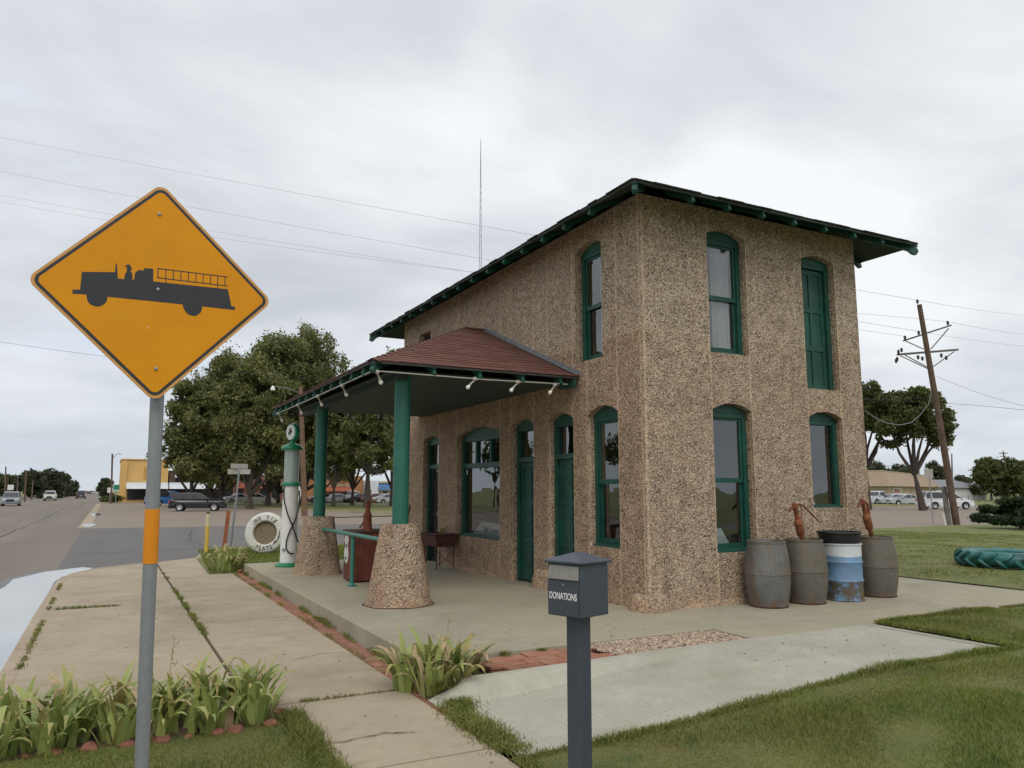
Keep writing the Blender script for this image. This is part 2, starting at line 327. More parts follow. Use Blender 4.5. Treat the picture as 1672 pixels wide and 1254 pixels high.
def signface():
    s = NT('sign_yellow_face'); v = s.obj(); a = s.noise(5, 4, .6, v); cc = s.mix(s.rng(a, .3, .7), (.66, .262, .002), (.72, .292, .003))
    sp = s.rng(s.noise(28, 2, .5, v, off=5), .76, .79, 0, .6); cc = s.mix(sp, cc, (.75, .55, .3)); cc = s.mix(s.rng(s.noise(2.2, 6, .7, v, off=9), .52, .72, 0, .35), cc, (.56, .25, .02)); return s.fin(cc, .6, spec=.25)
M['signface'] = signface(); M['signprint'] = simple('sign_black_print', (.022, .024, .03), .55, .15, 20, local=True)
M['signedge'] = simple('sign_edge', (.60, .30, .07), .5, .05, 9)
M['orange'] = simple('orange_sleeve', (.72, .25, .006), .4, .04, 9)
M['tractor'] = simple('teal_painted_rubber', (.018, .13, .12), .5, .35, 6, .3, 40, dirt=.5, dirtc=(.012, .03, .03))
def watermat():
    s = NT('puddle_water'); s.fin((.06, .05, .04), .1, s.bump(s.noise(3, 2, .5), .02, .02)); s.b.inputs['IOR'].default_value = 1.33; s.b.inputs['Specular IOR Level'].default_value = .9
    g = s.n('ShaderNodeBsdfGlossy'); g.inputs['Roughness'].default_value = .02; m = s.n('ShaderNodeMixShader'); fr = s.n('ShaderNodeFresnel'); fr.inputs[0].default_value = 1.5
    s.l(s.math('MULTIPLY_ADD', fr.outputs[0], .72, .02, clamp=True), m.inputs[0]); s.l(s.b.outputs[0], m.inputs[1]); s.l(g.outputs[0], m.inputs[2]); s.l(m.outputs[0], s.out.inputs[0]); return s.m
M['water'] = watermat()
M['yellow_wall'] = simple('yellow_stucco', (.66, .42, .15), .85, .08, .4); M['brown_brick'] = simple('brown_brick_far', (.10, .06, .045), .9, .2, 2)
M['red_brick'] = simple('red_brick_far', (.24, .12, .085), .9, .2, 2); M['orange_brick'] = simple('orange_brick_far', (.36, .18, .08), .9, .15, 2)
M['tan_wall'] = simple('tan_wall', (.50, .42, .27), .85, .06, .5); M['tan_roof'] = simple('tan_mansard', (.33, .245, .165), .85, .1, 1); M['cream_wall'] = simple('cream_wall', (.55, .48, .33), .85, .06, 1)
M['white_wall'] = simple('white_siding', (.66, .67, .66), .7, .05, 1); M['grey_roof'] = simple('grey_shingle_far', (.22, .225, .235), .9, .12, 1.5); M['blue_roof'] = simple('blue_metal_roof', (.05, .14, .30), .5, .1, 1)
M['win_dark'] = simple('dark_shop_glass', (.02, .022, .024), .12, .2, 1); M['awning'] = simple('white_metal_awning', (.62, .65, .68), .5, .05, .6); M['awn_red'] = simple('rust_red_awning', (.30, .08, .04), .8, .15, 1)
M['bill'] = simple('sign_white', (.70, .70, .68), .5, .05, 3); M['bill_red'] = simple('sign_red', (.45, .05, .03), .5, .05, 3); M['street_green'] = simple('street_green', (.02, .22, .12), .5, .05, 3)
M['blade_grey'] = simple('faded_sign_blade', (.40, .38, .33), .6, .1, 9)

# ------------------------------------------------------------------ geometry helpers
def smooth_path(pts, n=8):
    P = [Vector(p) for p in pts]; P = [P[0]*2-P[1]] + P + [P[-1]*2-P[-2]]; out = []
    for i in range(1, len(P)-2):
        for k in range(n):
            t = k/n; a, b, c, d = P[i-1:i+3]; out.append(.5*((2*b)+(c-a)*t+(2*a-5*b+4*c-d)*t*t+(3*b-a-3*c+d)*t**3))
    return out+[P[-2]]
class MB:
    def __init__(s): s.v = []; s.f = []; s.sm = []
    def add(s, vs, fs, smooth=False):
        b = len(s.v); s.v += [Vector(p) for p in vs]
        for f in fs: s.f.append(tuple(i+b for i in f)); s.sm.append(smooth)
        return s
    def box(s, a, b, T=None):
        x0, y0, z0 = a; x1, y1, z1 = b
        vs = [(x0,y0,z0),(x1,y0,z0),(x1,y1,z0),(x0,y1,z0),(x0,y0,z1),(x1,y0,z1),(x1,y1,z1),(x0,y1,z1)]
        if T: vs = [T(*p) for p in vs]
        return s.add(vs, [(0,3,2,1),(4,5,6,7),(0,1,5,4),(1,2,6,5),(2,3,7,6),(3,0,4,7)])
    def hexa(s, lo, hi):
        return s.add(list(lo)+list(hi), [(0,3,2,1),(4,5,6,7),(0,1,5,4),(1,2,6,5),(2,3,7,6),(3,0,4,7)])
    def prism(s, poly, d0, d1, T):
        n = len(poly); vs = [T(p[0], p[1], d0) for p in poly] + [T(p[0], p[1], d1) for p in poly]
        fs = [tuple(range(n)), tuple(range(2*n-1, n-1, -1))] + [(i, i+n, (i+1) % n + n, (i+1) % n) for i in range(n)]
        return s.add(vs, fs)
    def tube(s, pts, r, n=8, cap=True, smooth=True):
        pts = [Vector(p) for p in pts]; rs = r if isinstance(r, (list, tuple)) else [r]*len(pts)
        vs = []; up = None
        for i, p in enumerate(pts):
            d = (pts[min(i+1, len(pts)-1)] - pts[max(i-1, 0)]).normalized()
            if up is None: up = d.orthogonal().normalized()
            up = (up - d*up.dot(d)); up = up.normalized() if up.length > 1e-5 else d.orthogonal().normalized()
            w = d.cross(up)
            for k in range(n): a = 2*pi*k/n; vs.append(p + (up*cos(a) + w*sin(a))*rs[i])
        fs = [(i*n+k, i*n+(k+1) % n, (i+1)*n+(k+1) % n, (i+1)*n+k) for i in range(len(pts)-1) for k in range(n)]
        b = len(s.f); s.add(vs, fs, smooth)
        if cap: s.add([], []); o = len(s.v)-len(vs); s.f.append(tuple(o+k for k in range(n-1, -1, -1))); s.sm.append(False); s.f.append(tuple(o+(len(pts)-1)*n+k for k in range(n))); s.sm.append(False)
        return s
    def lathe(s, prof, c=(0, 0, 0), n=24, T=None, smooth=True, cap=True):
        vs = []
        for r, z in prof:
            for k in range(n):
                a = 2*pi*k/n; p = (r*cos(a), r*sin(a), z); p = T(*p) if T else p; vs.append((p[0]+c[0], p[1]+c[1], p[2]+c[2]))
        m = len(prof); fs = [(i*n+k, i*n+(k+1) % n, (i+1)*n+(k+1) % n, (i+1)*n+k) for i in range(m-1) for k in range(n)]
        s.add(vs, fs, smooth); o = len(s.v)-len(vs)
        if cap:
            for i, rev in ((0, True), (m-1, False)):
                if prof[i][0] > 1e-4: s.f.append(tuple(o+i*n+k for k in (range(n-1, -1, -1) if rev else range(n)))); s.sm.append(False)
        return s
    def mesh(s, name, off=(0, 0, 0)):
        me = bpy.data.meshes.new(name); o = Vector(off); me.from_pydata([tuple(v-o) for v in s.v], [], s.f); me.polygons.foreach_set('use_smooth', s.sm)
        bm = bmesh.new(); bm.from_mesh(me); bmesh.ops.recalc_face_normals(bm, faces=bm.faces); bm.to_mesh(me); bm.free()
        if any(s.sm): me.set_sharp_from_angle(angle=radians(38))
        return me
def wloc(o):
    v = Vector((0, 0, 0))
    while o is not None: v += o.location; o = o.parent
    return v
def put(name, me, mat=None, parent=None, loc=None, rot=None, scale=None):
    o = bpy.data.objects.new(name, me); col.objects.link(o)
    if mat is not None and me is not None and not me.materials: me.materials.append(M[mat] if isinstance(mat, str) else mat)
    if parent: o.parent = parent
    if loc is not None: o.location = loc
    if rot is not None: o.rotation_euler = rot
    if scale is not None: o.scale = scale
    return o
def tag(o, label=None, cat=None, group=None, kind=None):
    if label: o['label'] = label
    if cat: o['category'] = cat
    if group: o['group'] = group
    if kind: o['kind'] = kind
    return o
def part(name, mb, mat, parent, label=None, bevel=0, kind=None):
    """mesh given in world coordinates (parents unrotated)"""
    o = put(name, mb.mesh(name, wloc(parent)), mat, parent); tag(o, label, kind=kind)
    if bevel: bev(o, bevel)
    return o
def bev(o, w, seg=2):
    m = o.modifiers.new('bevel', 'BEVEL'); m.width = w; m.segments = seg; m.limit_method = 'ANGLE'; m.angle_limit = radians(40); return o
def thing(name, loc, label, cat, group=None):
    return tag(put(name, None, None, None, loc), label, cat, group)
def single(name, mb, mat, loc, label, cat, group=None, bevel=0):
    o = put(name, mb.mesh(name, loc), mat, None, loc); tag(o, label, cat, group)
    if bevel: bev(o, bevel)
    return o
def struct(name, mb, mat, parent=None, bevel=0):
    o = put(name, mb.mesh(name, wloc(parent) if parent else (0, 0, 0)), mat, parent)
    if not parent: o['kind'] = 'structure'
    if bevel: bev(o, bevel)
    return o
def copy_tree(o, parent=None):
    c = o.copy(); col.objects.link(c); c.parent = parent
    for ch in list(o.children): copy_tree(ch, c)
    return c
def rawmesh(name, V, F, mat, tone=None, nper=None):
    """V (n,3) array, F (m,k) array"""
    V = np.ascontiguousarray(V, dtype=np.float32); F = np.ascontiguousarray(F, dtype=np.int32); k = F.shape[1]
    me = bpy.data.meshes.new(name); me.vertices.add(len(V)); me.vertices.foreach_set('co', V.ravel())
    me.loops.add(F.size); me.loops.foreach_set('vertex_index', F.ravel()); me.polygons.add(len(F))
    me.polygons.foreach_set('loop_start', np.arange(0, F.size, k, dtype=np.int32)); me.polygons.foreach_set('loop_total', np.full(len(F), k, dtype=np.int32))
    me.update(calc_edges=True)
    if tone is not None:
        a = me.attributes.new('tone', 'FLOAT', 'POINT'); a.data.foreach_set('value', np.ascontiguousarray(tone, dtype=np.float32))
    me.materials.append(M[mat] if isinstance(mat, str) else mat); return me
def text_mesh(txt, size, depth=.001, xs=1.0, bold=0.0):
    cu = bpy.data.curves.new('lettering', 'FONT'); cu.body = txt; cu.size = size; cu.extrude = depth; cu.align_x = 'CENTER'; cu.align_y = 'CENTER'; cu.offset = bold
    o = bpy.data.objects.new('tmp', cu); col.objects.link(o); dg = bpy.context.evaluated_depsgraph_get(); dg.update()
    me = bpy.data.meshes.new_from_object(o.evaluated_get(dg)); bpy.data.objects.remove(o)
    me.transform(Matrix.Diagonal((xs, 1, 1, 1))); return me
def spot(px, D, z=0.0):
    """point D metres down range on the bearing whose tangent off the station axis is px"""
    lat = (px-836)/1263.7*D
    return Vector((CAM.x + D*sin(YAW) + lat*cos(YAW), CAM.y + D*cos(YAW) - lat*sin(YAW), z))

# ------------------------------------------------------------------ the ground
G = -.35
mb = MB(); mb.add([(-900, -900, G-.06), (1400, -900, G-.06), (1400, 1800, G-.06), (-900, 1800, G-.06)], [(0, 1, 2, 3)]); struct('ground', mb, 'lawn')
mb = MB(); mb.add([(-24, -200, G), (-7.5, -200, G), (-7.5, 900, G), (-24, 900, G)], [(0, 1, 2, 3)]); struct('main_road', mb, 'road')
mb = MB(); mb.add([(-7.5, 9, G-.004), (300, 9, G-.004), (300, 46, G-.004), (-7.5, 46, G-.004)], [(0, 1, 2, 3)]); struct('cross_street', mb, 'lot')
mb = MB(); mb.add([(-7.5, 12, G+.001), (14, 12, G+.001), (10, 35, G+.001), (-7.5, 37, G+.001)], [(0, 1, 2, 3)]); struct('cross_street_patch', mb, 'cross')
mb = MB(); mb.add([(-7.5, 46, G-.002), (4.4, 46, G-.002), (16, 50, G-.002), (12.9, 54.7, G-.002), (7.5, 76, G-.002), (5.4, 94, G-.002), (6, 121, G-.002), (-7.5, 121, G-.002)], [tuple(range(8))]); struct('parking_area', mb, 'lot')
mb = MB(); mb.add([(16, 46, G-.003), (300, 46, G-.003), (300, 50, G-.003), (16, 50, G-.003)], [(0, 1, 2, 3)]); struct('road_shoulder', mb, 'lot')
mb = MB(); mb.add([(6, 112, G-.003), (60, 112, G-.003), (60, 121, G-.003), (6, 121, G-.003)], [(0, 1, 2, 3)]); struct('shop_street', mb, 'lot')
mb = MB(); mb.box((-7.5, 118, G), (60, 123, G+.13)); struct('shop_pavement', mb, 'kerb')
# concrete valley gutter between road and parking
mb = MB()
for i in range(26): y = 38 + i*3.0; mb.box((-7.75, y+.05, G-.01), (-7.15, y+2.95, G+.006))
struct('gutter', mb, 'kerb')
mb = MB(); mb.add([(-26, -60, G+.02), (-23.9, -60, G+.02), (-23.9, 400, G+.02), (-26, 400, G+.02)], [(0, 1, 2, 3)]); struct('far_verge', mb, 'soil')
mb = MB(); mb.box((-24.1, -60, G-.1), (-23.9, 400, G+.1)); struct('far_kerb', mb, 'kerb')
# park lawn with kerb
pk = [(5.6, 110), (5.4, 94), (6.3, 83), (7.5, 76), (9.6, 66), (12.9, 56), (15.5, 52.5), (20, 51), (90, 51), (90, 110)]
mb = MB(); n = len(pk); mb.add([(x, y, G+.12) for x, y in pk], [tuple(range(n))]); struct('park_lawn', mb, 'lawn')
mb = MB()
for i in range(len(pk)-2):
    a = Vector((*pk[i], 0)); b = Vector((*pk[i+1], 0)); d = (b-a).normalized(); w = Vector((d.y, -d.x, 0))*.3
    mb.hexa([a-w+Vector((0,0,G-.1)), b-w+Vector((0,0,G-.1)), b+w*0+Vector((0,0,G-.1)), a+w*0+Vector((0,0,G-.1))], [a-w+Vector((0,0,G+.15)), b-w+Vector((0,0,G+.15)), b+Vector((0,0,G+.15)), a+Vector((0,0,G+.15))])
struct('park_kerb', mb, 'kerb')

def sstep(a, b, x): t = min(1, max(0, (x-a)/(b-a))); return t*t*(3-2*t)
def lz(x, y):
    z = -.20*(1 - sstep(-3.9, .3, x)) - .30*sstep(13, 36, x) - .28*sstep(8, 17, y)*(1-sstep(13, 36, x)) + .015
    return max(z, G-.02)
def lawn(name, x0, x1, y0, y1, st, cond=None, flat=None):
    nx = max(1, int((x1-x0)/st)); ny = max(1, int((y1-y0)/st)); V = []; F = []; idx = {}
    for i in range(nx+1):
        for j in range(ny+1):
            x = x0+(x1-x0)*i/nx; y = y0+(y1-y0)*j/ny; idx[i, j] = len(V)
            V.append((x, y, (lz(x, y) if flat is None else flat) + .012*noise.noise(Vector((x*1.3, y*1.3, 0)))))
    for i in range(nx):
        for j in range(ny): F.append((idx[i, j], idx[i+1, j], idx[i+1, j+1], idx[i, j+1]))
    mb = MB(); mb.add(V, F, True); return struct(name, mb, 'lawn')
lawn('front_lawn', -3.98, 1.88, -14, -3.66, .4); lawn('side_lawn', 1.88, 6.8, -14, -2.0, .4); lawn('back_lawn', 6.74, 60, -14, 17.6, .8)
lawn('rear_lawn', -3.66, 6.8, 9.62, 17.6, .5, flat=-.19); lawn('corner_lawn', -16, -5.12, -8, -2.02, .4, flat=-.19)
mb = MB(); mb.box((-3.66, 17.6, G-.05), (60, 17.8, G+.06)); struct('street_kerb', mb, 'kerb')
# sidewalk: cast slabs as pieces
sw = put('sidewalk', None); sw['kind'] = 'structure'
ys = [-14, -10, -6.6, -3.35, -1.52, 1.1, 3.3, 5.4, 7.5, 9.6]
def slab(x0, x1, y0, y1, z=-.2, nm='concrete_slab'):
    mb = MB(); j = lambda: random.uniform(-.004, .004)
    mb.hexa([(x0, y0, z-.25), (x1, y0, z-.25), (x1, y1, z-.25), (x0, y1, z-.25)], [(x0, y0, z+j()), (x1, y0, z+j()), (x1, y1, z+j()), (x0, y1, z+j())])
    return part(nm, mb, 'walk', sw, bevel=.008)
for a, b in zip(ys[:-1], ys[1:]):
    slab(-5.29, -3.97, a+.008, b-.008)
    if a >= -1.6: slab(-7.2, -5.33, a+.008, b-.008)
# rounded corner pieces
def cornerslab(pts):
    mb = MB(); n = len(pts); mb.prism(pts, -.45, -.2, lambda x, y, d: (x, y, d)); part('concrete_slab', mb, 'walk', sw, bevel=.008)
cornerslab([(-7.2, 9.616), (-5.33, 9.616), (-5.33, 13.0), (-5.9, 12.75), (-6.5, 12.2), (-6.95, 11.3), (-7.15, 10.4)])
cornerslab([(-5.29, 9.616), (-4.45, 9.616), (-4.30, 14.0), (-5.29, 13.1)])
# kerb round the corner
kp = [(-7.35, -14), (-7.35, 0), (-7.35, 5), (-7.32, 9), (-7.28, 10.3), (-7.08, 11.4), (-6.6, 12.4), (-5.9, 13.05), (-5.2, 13.4), (-4.3, 14.2), (-3.9, 16.4), (-3.5, 17.7)]
mb = MB()
for i in range(len(kp)-1):
    a = Vector((*kp[i], 0)); b = Vector((*kp[i+1], 0)); d = (b-a).normalized(); w = Vector((d.y, -d.x, 0))*.16; q = Vector((0, 0, 1)); e = d*.004
    mb.hexa([a+e-w*.2-q*.6, b-e-w*.2-q*.6, b-e+w-q*.6, a+e+w-q*.6], [a+e-w*.1-q*.205, b-e-w*.1-q*.205, b-e+w-q*.197, a+e+w-q*.197])
struct('kerb', mb, 'kerb', bevel=.02)
# porch slab and the flush apron beside the ramp
mb = MB(); mb.box((-3.73, -1.335, -.4), (6.75, 9.6, 0)); struct('porch_slab', mb, 'slab', bevel=.012)
mb = MB(); mb.box((-.1, -2.0, -.4), (6.75, -1.339, -.003)); struct('apron', mb, 'slab', bevel=.006)
# strips of dirt beside the slab
mb = MB(); mb.add([(-3.97, -3.4, -.212), (-3.73, -3.4, -.212), (-3.73, 9.7, -.205), (-3.97, 9.7, -.205)], [(0, 1, 2, 3)]); struct('brick_strip_bed', mb, 'redsoil')
mb = MB(); mb.add([(-4.46, 9.6, -.205), (-3.6, 9.6, -.205), (-3.6, 16.4, -.205), (-4.3, 14.1, -.205)], [(0, 1, 2, 3)]); struct('corner_verge', mb, 'lawn')
mb = MB(); mb.add([(-3.95, -1.98, -.215), (-3.0, -1.98, -.12), (-3.0, -1.33, -.12), (-3.95, -1.33, -.215)], [(0, 1, 2, 3)]); struct('planting_bed', mb, 'soil')
mb = MB(); mb.add([(-3.2, -1.975, -.085), (-.1, -1.975, -.04), (-.1, -1.33, -.04), (-3.2, -1.33, -.085)], [(0, 1, 2, 3)]); struct('gravel_bed', mb, 'redsoil')
# ribbed ramp
def rz(x): return -.205 + .197*sstep(-3.9, -.3, x) if x < -.3 else -.008
mb = MB(); V = []; F = []; xs = list(np.arange(-3.88, -.6, .0155)) + list(np.linspace(-.6, 1.86, 40))
for i, x in enumerate(xs):
    rib = (-.013 if (i % 4) in (0, 1) else 0.0)*min(1, max(0, (-.6-x)/1.2)) if -3.78 < x < -.6 else 0
    xl = x
    for y in (-3.68, -2.2): V.append((xl + (.1*(y+3.58)/1.44 if x < -3.7 else 0), y, rz(x)+rib))
for i in range(len(xs)-1): F.append((2*i, 2*i+2, 2*i+3, 2*i+1))
mb.add(V, F); struct('ramp', mb, 'newconc')
mb = MB(); V = []; F = []; xs = np.linspace(-3.92, 1.86, 46)
for i, x in enumerate(xs):
    e = sstep(-3.95, -3.5, x); top = -.205 + .165*e + .03*sstep(-3.5, -1, x)*1 + .006*sstep(-1, 0, x); y = -.05*(1-e)
    r0 = rz(x)
    for yy, z in ((-2.23, r0-.03), (-2.205, r0+.003), (-2.18, r0+.15*(top-r0)), (-2.13, r0+.75*(top-r0)), (-2.07, top-.003), (-1.97, top), (-1.97, -.4)): V.append((x, yy + y*0, z if yy < -2.2 or z < -.3 else max(z, r0+.001)))
for i in range(len(xs)-1):
    for k in range(6): F.append((7*i+k, 7*i+7+k, 7*i+8+k, 7*i+1+k))
mb.add(V, F, True); struct('ramp_kerb', mb, 'newconc')
# concrete end lip of the ramp
mb = MB(); mb.add([(1.75, -3.68, -.0035), (1.88, -3.68, -.0035), (1.88, -1.99, -.0035), (1.75, -1.99, -.0035)], [(0, 1, 2, 3)]); struct('ramp_end', mb, 'newconc')
# puddle
pp = [(-9.6, 5), (-8.9, 8.6), (-8.3, 9.9), (-8.22, 12.0), (-7.75, 13.5), (-6.95, 14.35), (-6.7, 14.0), (-6.9, 13.2), (-7.3, 12.1), (-7.40, 11.0), (-7.40, 9.0), (-7.40, 3), (-7.40, -3), (-10.6, -3), (-10.2, 2)]
pts = []
for i in range(len(pp)):
    a, b = pp[i], pp[(i+1) % len(pp)]
    for k in range(4):
        t = k/4; x = a[0]+(b[0]-a[0])*t; y = a[1]+(b[1]-a[1])*t; w = .07*noise.noise(Vector((x*2, y*1.1, 3)))
        pts.append((x+w if x < -7.46 else x, y+w, G+.005))
mb = MB(); mb.add(pts, [tuple(range(len(pts)))]); struct('puddle', mb, 'water')
ctr = Vector((-8.6, 6)); dm = [(x-.16 if x < -7.46 else x, y+(.18 if y > 10 else 0)) for x, y, _ in pts]
mb = MB(); mb.add([(x, y, G+.0025) for x, y in dm], [tuple(range(len(dm)))]); struct('wet_asphalt', mb, simple('wet_asphalt', (.045, .04, .035), .35, .2, 3))
for cx, cy, rx, ry in ((-7.3, 41, .35, 2.2), (-7.2, 62, .35, 4)):
    mb = MB(); mb.add([(cx+rx*cos(a)*(1+.2*sin(3*a)), cy+ry*sin(a), G+.009) for a in np.linspace(0, 2*pi, 20)[:-1]], [tuple(range(19))]); struct('puddle', mb, 'water')

def tarline(pts, w):
    m = MB(); V = []; F = []; q = []
    for i in range(len(pts)-1):
        for k in range(14): t = k/14; q.append((pts[i][0]+(pts[i+1][0]-pts[i][0])*t+random.uniform(-.07, .07), pts[i][1]+(pts[i+1][1]-pts[i][1])*t+random.uniform(-.07, .07)))
    for i in range(len(q)):
        d = Vector((q[min(i+1, len(q)-1)][0]-q[max(i-1, 0)][0], q[min(i+1, len(q)-1)][1]-q[max(i-1, 0)][1])).normalized(); ww = w*random.uniform(.4, 1)
        V += [(q[i][0]-d.y*ww, q[i][1]+d.x*ww, G+.004), (q[i][0]+d.y*ww, q[i][1]-d.x*ww, G+.004)]
    for i in range(len(q)-1): F.append((2*i, 2*i+1, 2*i+3, 2*i+2))
    m.add(V, F); return m
rc = MB()
for pl, w_ in (([(-9, 15), (-12, 19), (-16, 22)], .03), ([(-7, 19), (-2, 20.5), (6, 20)], .03), ([(-14, 12), (-13.6, 30), (-13.9, 60)], .04), ([(-7.3, 26), (-1, 25), (8, 26.5)], .035), ([(-19, 24), (-12, 26), (-7.5, 25.4)], .03), ([(-10.4, 30), (-10.2, 55), (-10.6, 90)], .05), ([(-3, 16.8), (-3.6, 24), (-2.6, 34)], .03)):
    t_ = tarline(pl, w_); rc.add(t_.v, t_.f)
struct('road_cracks', rc, simple('crack_filler', (.035, .032, .03), .8, .2, 3))

# red pavers between slab and ramp
pav = put('paving', None); pav['kind'] = 'structure'
pm = MB(); pm.box((-.198, -.098, -.03), (.198, .098, 0)); pme = pm.mesh('brick'); pme.materials.append(M['brick'])
for r_ in range(3):
    for c_ in range(4):
        x = -3.0 + .12 + c_*.402 - (r_ % 2)*.12; y = -1.345 - .105 - r_*.203
        if x > -1.80: continue
        o = put('brick', pme, None, pav, (x, y, -.03 + random.uniform(-.004, .004) - .02*(1-sstep(-3.2, -2.2, x))), (random.uniform(-.01, .01), random.uniform(-.01, .01), random.uniform(-.02, .02))); bev(o, .004, 1)
# broken bricks along the strip
bs = put('brick_strip', None); bs['kind'] = 'structure'
bmesh_ = MB(); bmesh_.box((-.055, -.105, -.02), (.055, .105, .012)); bme = bmesh_.mesh('brick'); bme.materials.append(M['brick'])
y = -2.9
while y < 9.4:
    for x in (-3.905, -3.79):
        if noise.noise(Vector((x*3, y*.8, 5))) > -.05 and random.random() < .75:
            put('brick', bme, None, bs, (x+random.uniform(-.01, .01), y+random.uniform(-.03, .03), -.212 + random.uniform(-.008, .006)), (random.uniform(-.06, .06), random.uniform(-.06, .06), random.uniform(-.12, .12)), (1, random.uniform(.7, 1), 1))
    y += .225
# gravel: river stones (uncountable)
ico = bmesh.new(); bmesh.ops.create_icosphere(ico, subdivisions=1, radius=1); ico.verts.ensure_lookup_table()
iv = np.array([v.co[:] for v in ico.verts]); if_ = np.array([[v.index for v in f.verts] for f in ico.faces]); ico.free()
def stones(name, pts, smin, smax, mat):
    n = len(pts); V = np.empty((n, len(iv), 3)); ang = RNG.uniform(0, pi, n); sc = RNG.uniform(smin, smax, (n, 1)) * np.c_[RNG.uniform(.8, 1.5, n), RNG.uniform(.7, 1.1, n), RNG.uniform(.45, .8, n)]
    for i in range(n):
        q = iv*sc[i]*(1+RNG.uniform(-.12, .12, (len(iv), 1))); c, s_ = cos(ang[i]), sin(ang[i]); V[i] = np.c_[q[:, 0]*c-q[:, 1]*s_, q[:, 0]*s_+q[:, 1]*c, q[:, 2]] + pts[i]
    F = (if_[None] + (np.arange(n)*len(iv))[:, None, None]).reshape(-1, 3)
    me = rawmesh(name, V.reshape(-1, 3), F, mat); me.polygons.foreach_set('use_smooth', np.ones(len(F), bool)); o = put(name, me); tag(o, kind='stuff'); return o
gp = []
while len(gp) < 3200:
    x = RNG.uniform(-1.98, -.12); y = RNG.uniform(-1.98, -1.36)
    if x < -1.85 + (-1.36-y)*.15 - .1: continue
    gp.append((x, y, -.028+RNG.uniform(-.004, .012)))
tag(stones('gravel', np.array(gp), .009, .022, 'gravel'), 'tan and brown river gravel filling the bed beside the ramp', 'gravel')

# ------------------------------------------------------------------ grass and weeds
def inpoly(x, y, poly):
    c = np.zeros(len(x), bool); n = len(poly)
    for i in range(n):
        x0, y0 = poly[i]; x1, y1 = poly[(i+1) % n]
        m = ((y0 > y) != (y1 > y)) & (x < (x1-x0)*(y-y0)/(y1-y0+1e-12)+x0); c ^= m
    return c
def blades(name, X, Y, Z, h, w, mat='blade', lean=.45, label=None):
    n = len(X); a = RNG.uniform(0, 2*pi, n); H = h*RNG.uniform(.5, 1.25, n)*(1+.75*np.clip(np.sin(X*2.3+np.sin(Y*3.1)*1.3)*np.sin(Y*2.7+1.2*np.sin(X*1.9)), -.6, 1)); b = RNG.uniform(0, 2*pi, n); L = RNG.uniform(.05, lean, n)*H*1.3
    dx, dy = np.cos(a)*w*RNG.uniform(.6, 1.3, n), np.sin(a)*w*RNG.uniform(.6, 1.3, n)
    tx, ty = np.cos(b)*L, np.sin(b)*L
    V = np.empty((n, 5, 3)); V[:, 0] = np.c_[X-dx, Y-dy, Z]; V[:, 1] = np.c_[X+dx, Y+dy, Z]; V[:, 2] = np.c_[X+dx*.7+tx*.4, Y+dy*.7+ty*.4, Z+H*.6]; V[:, 3] = np.c_[X-dx*.7+tx*.4, Y-dy*.7+ty*.4, Z+H*.6]; V[:, 4] = np.c_[X+tx*1.2, Y+ty*1.2, Z+H]
    i = np.arange(n)*5; F = np.concatenate([np.c_[i, i+1, i+2], np.c_[i, i+2, i+3], np.c_[i+3, i+2, i+4]])
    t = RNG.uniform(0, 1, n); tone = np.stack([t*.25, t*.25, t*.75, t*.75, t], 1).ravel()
    o = put(name, rawmesh(name, V.reshape(-1, 3), F, mat, tone)); tag(o, label, 'grass', kind='stuff'); return o
lzv = np.vectorize(lz)
def field(n, x0, x1, y0, y1, poly=None, zf=None, clump=.0):
    X = RNG.uniform(x0, x1, n); Y = RNG.uniform(y0, y1, n)
    if poly is not None: k = inpoly(X, Y, poly); X, Y = X[k], Y[k]
    Z = lzv(X, Y) if zf is None else np.full(len(X), zf); return X, Y, Z-.005
P1 = [(-3.98, -3.69), (1.89, -3.69), (1.90, -2.02), (6.78, -2.02), (6.78, -5.5), (2, -7), (-3.0, -7.5), (-3.98, -6.5)]
X, Y, Z = field(360000, -4, 6.8, -7.5, -2.0, P1)
d = np.hypot(X-CAM.x, Y-CAM.y); keep = RNG.uniform(0, 1, len(X)) < np.clip(6.5/d, .25, 1)**1.2
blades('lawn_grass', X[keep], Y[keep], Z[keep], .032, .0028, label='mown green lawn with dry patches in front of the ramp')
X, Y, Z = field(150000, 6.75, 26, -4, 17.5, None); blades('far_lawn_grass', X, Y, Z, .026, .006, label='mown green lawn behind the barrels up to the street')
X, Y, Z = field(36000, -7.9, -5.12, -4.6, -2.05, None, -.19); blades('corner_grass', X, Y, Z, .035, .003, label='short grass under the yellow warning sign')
# longer tufts along edges
def edge(n, pts, spread, z, h, w, nm, lab, dens=1.0, lean=.8):
    xs_, ys_, zs_ = [], [], []
    seg = [(pts[i], pts[i+1]) for i in range(len(pts)-1)]; ln = np.array([math.dist(a[:2], b[:2]) for a, b in seg]); pr = ln/ln.sum()
    for (a, b), k in zip(seg, (pr*n).astype(int)):
        t = RNG.uniform(0, 1, k); x = a[0]+(b[0]-a[0])*t; y = a[1]+(b[1]-a[1])*t
        keepm = np.array([noise.noise(Vector((q*2.1, p*2.1, 1.7))) for q, p in zip(x, y)]) > (dens*-.5 if dens >= 1 else .12/dens-.2)
        x, y = x[keepm], y[keepm]; xs_.append(x+RNG.normal(0, spread, len(x))); ys_.append(y+RNG.normal(0, spread, len(y)))
    x = np.concatenate(xs_); y = np.concatenate(ys_); zz = np.array([z(a, b) for a, b in zip(x, y)]) if callable(z) else np.full(len(x), z)
    return blades(nm, x, y, zz, h, w, lean=lean, label=lab)
edge(14000, [(-3.95, -7), (-3.93, -3.70), (1.88, -3.70)], .035, lz, .05, .0030, 'edge_grass', 'ragged long grass along the ramp edge', 1)
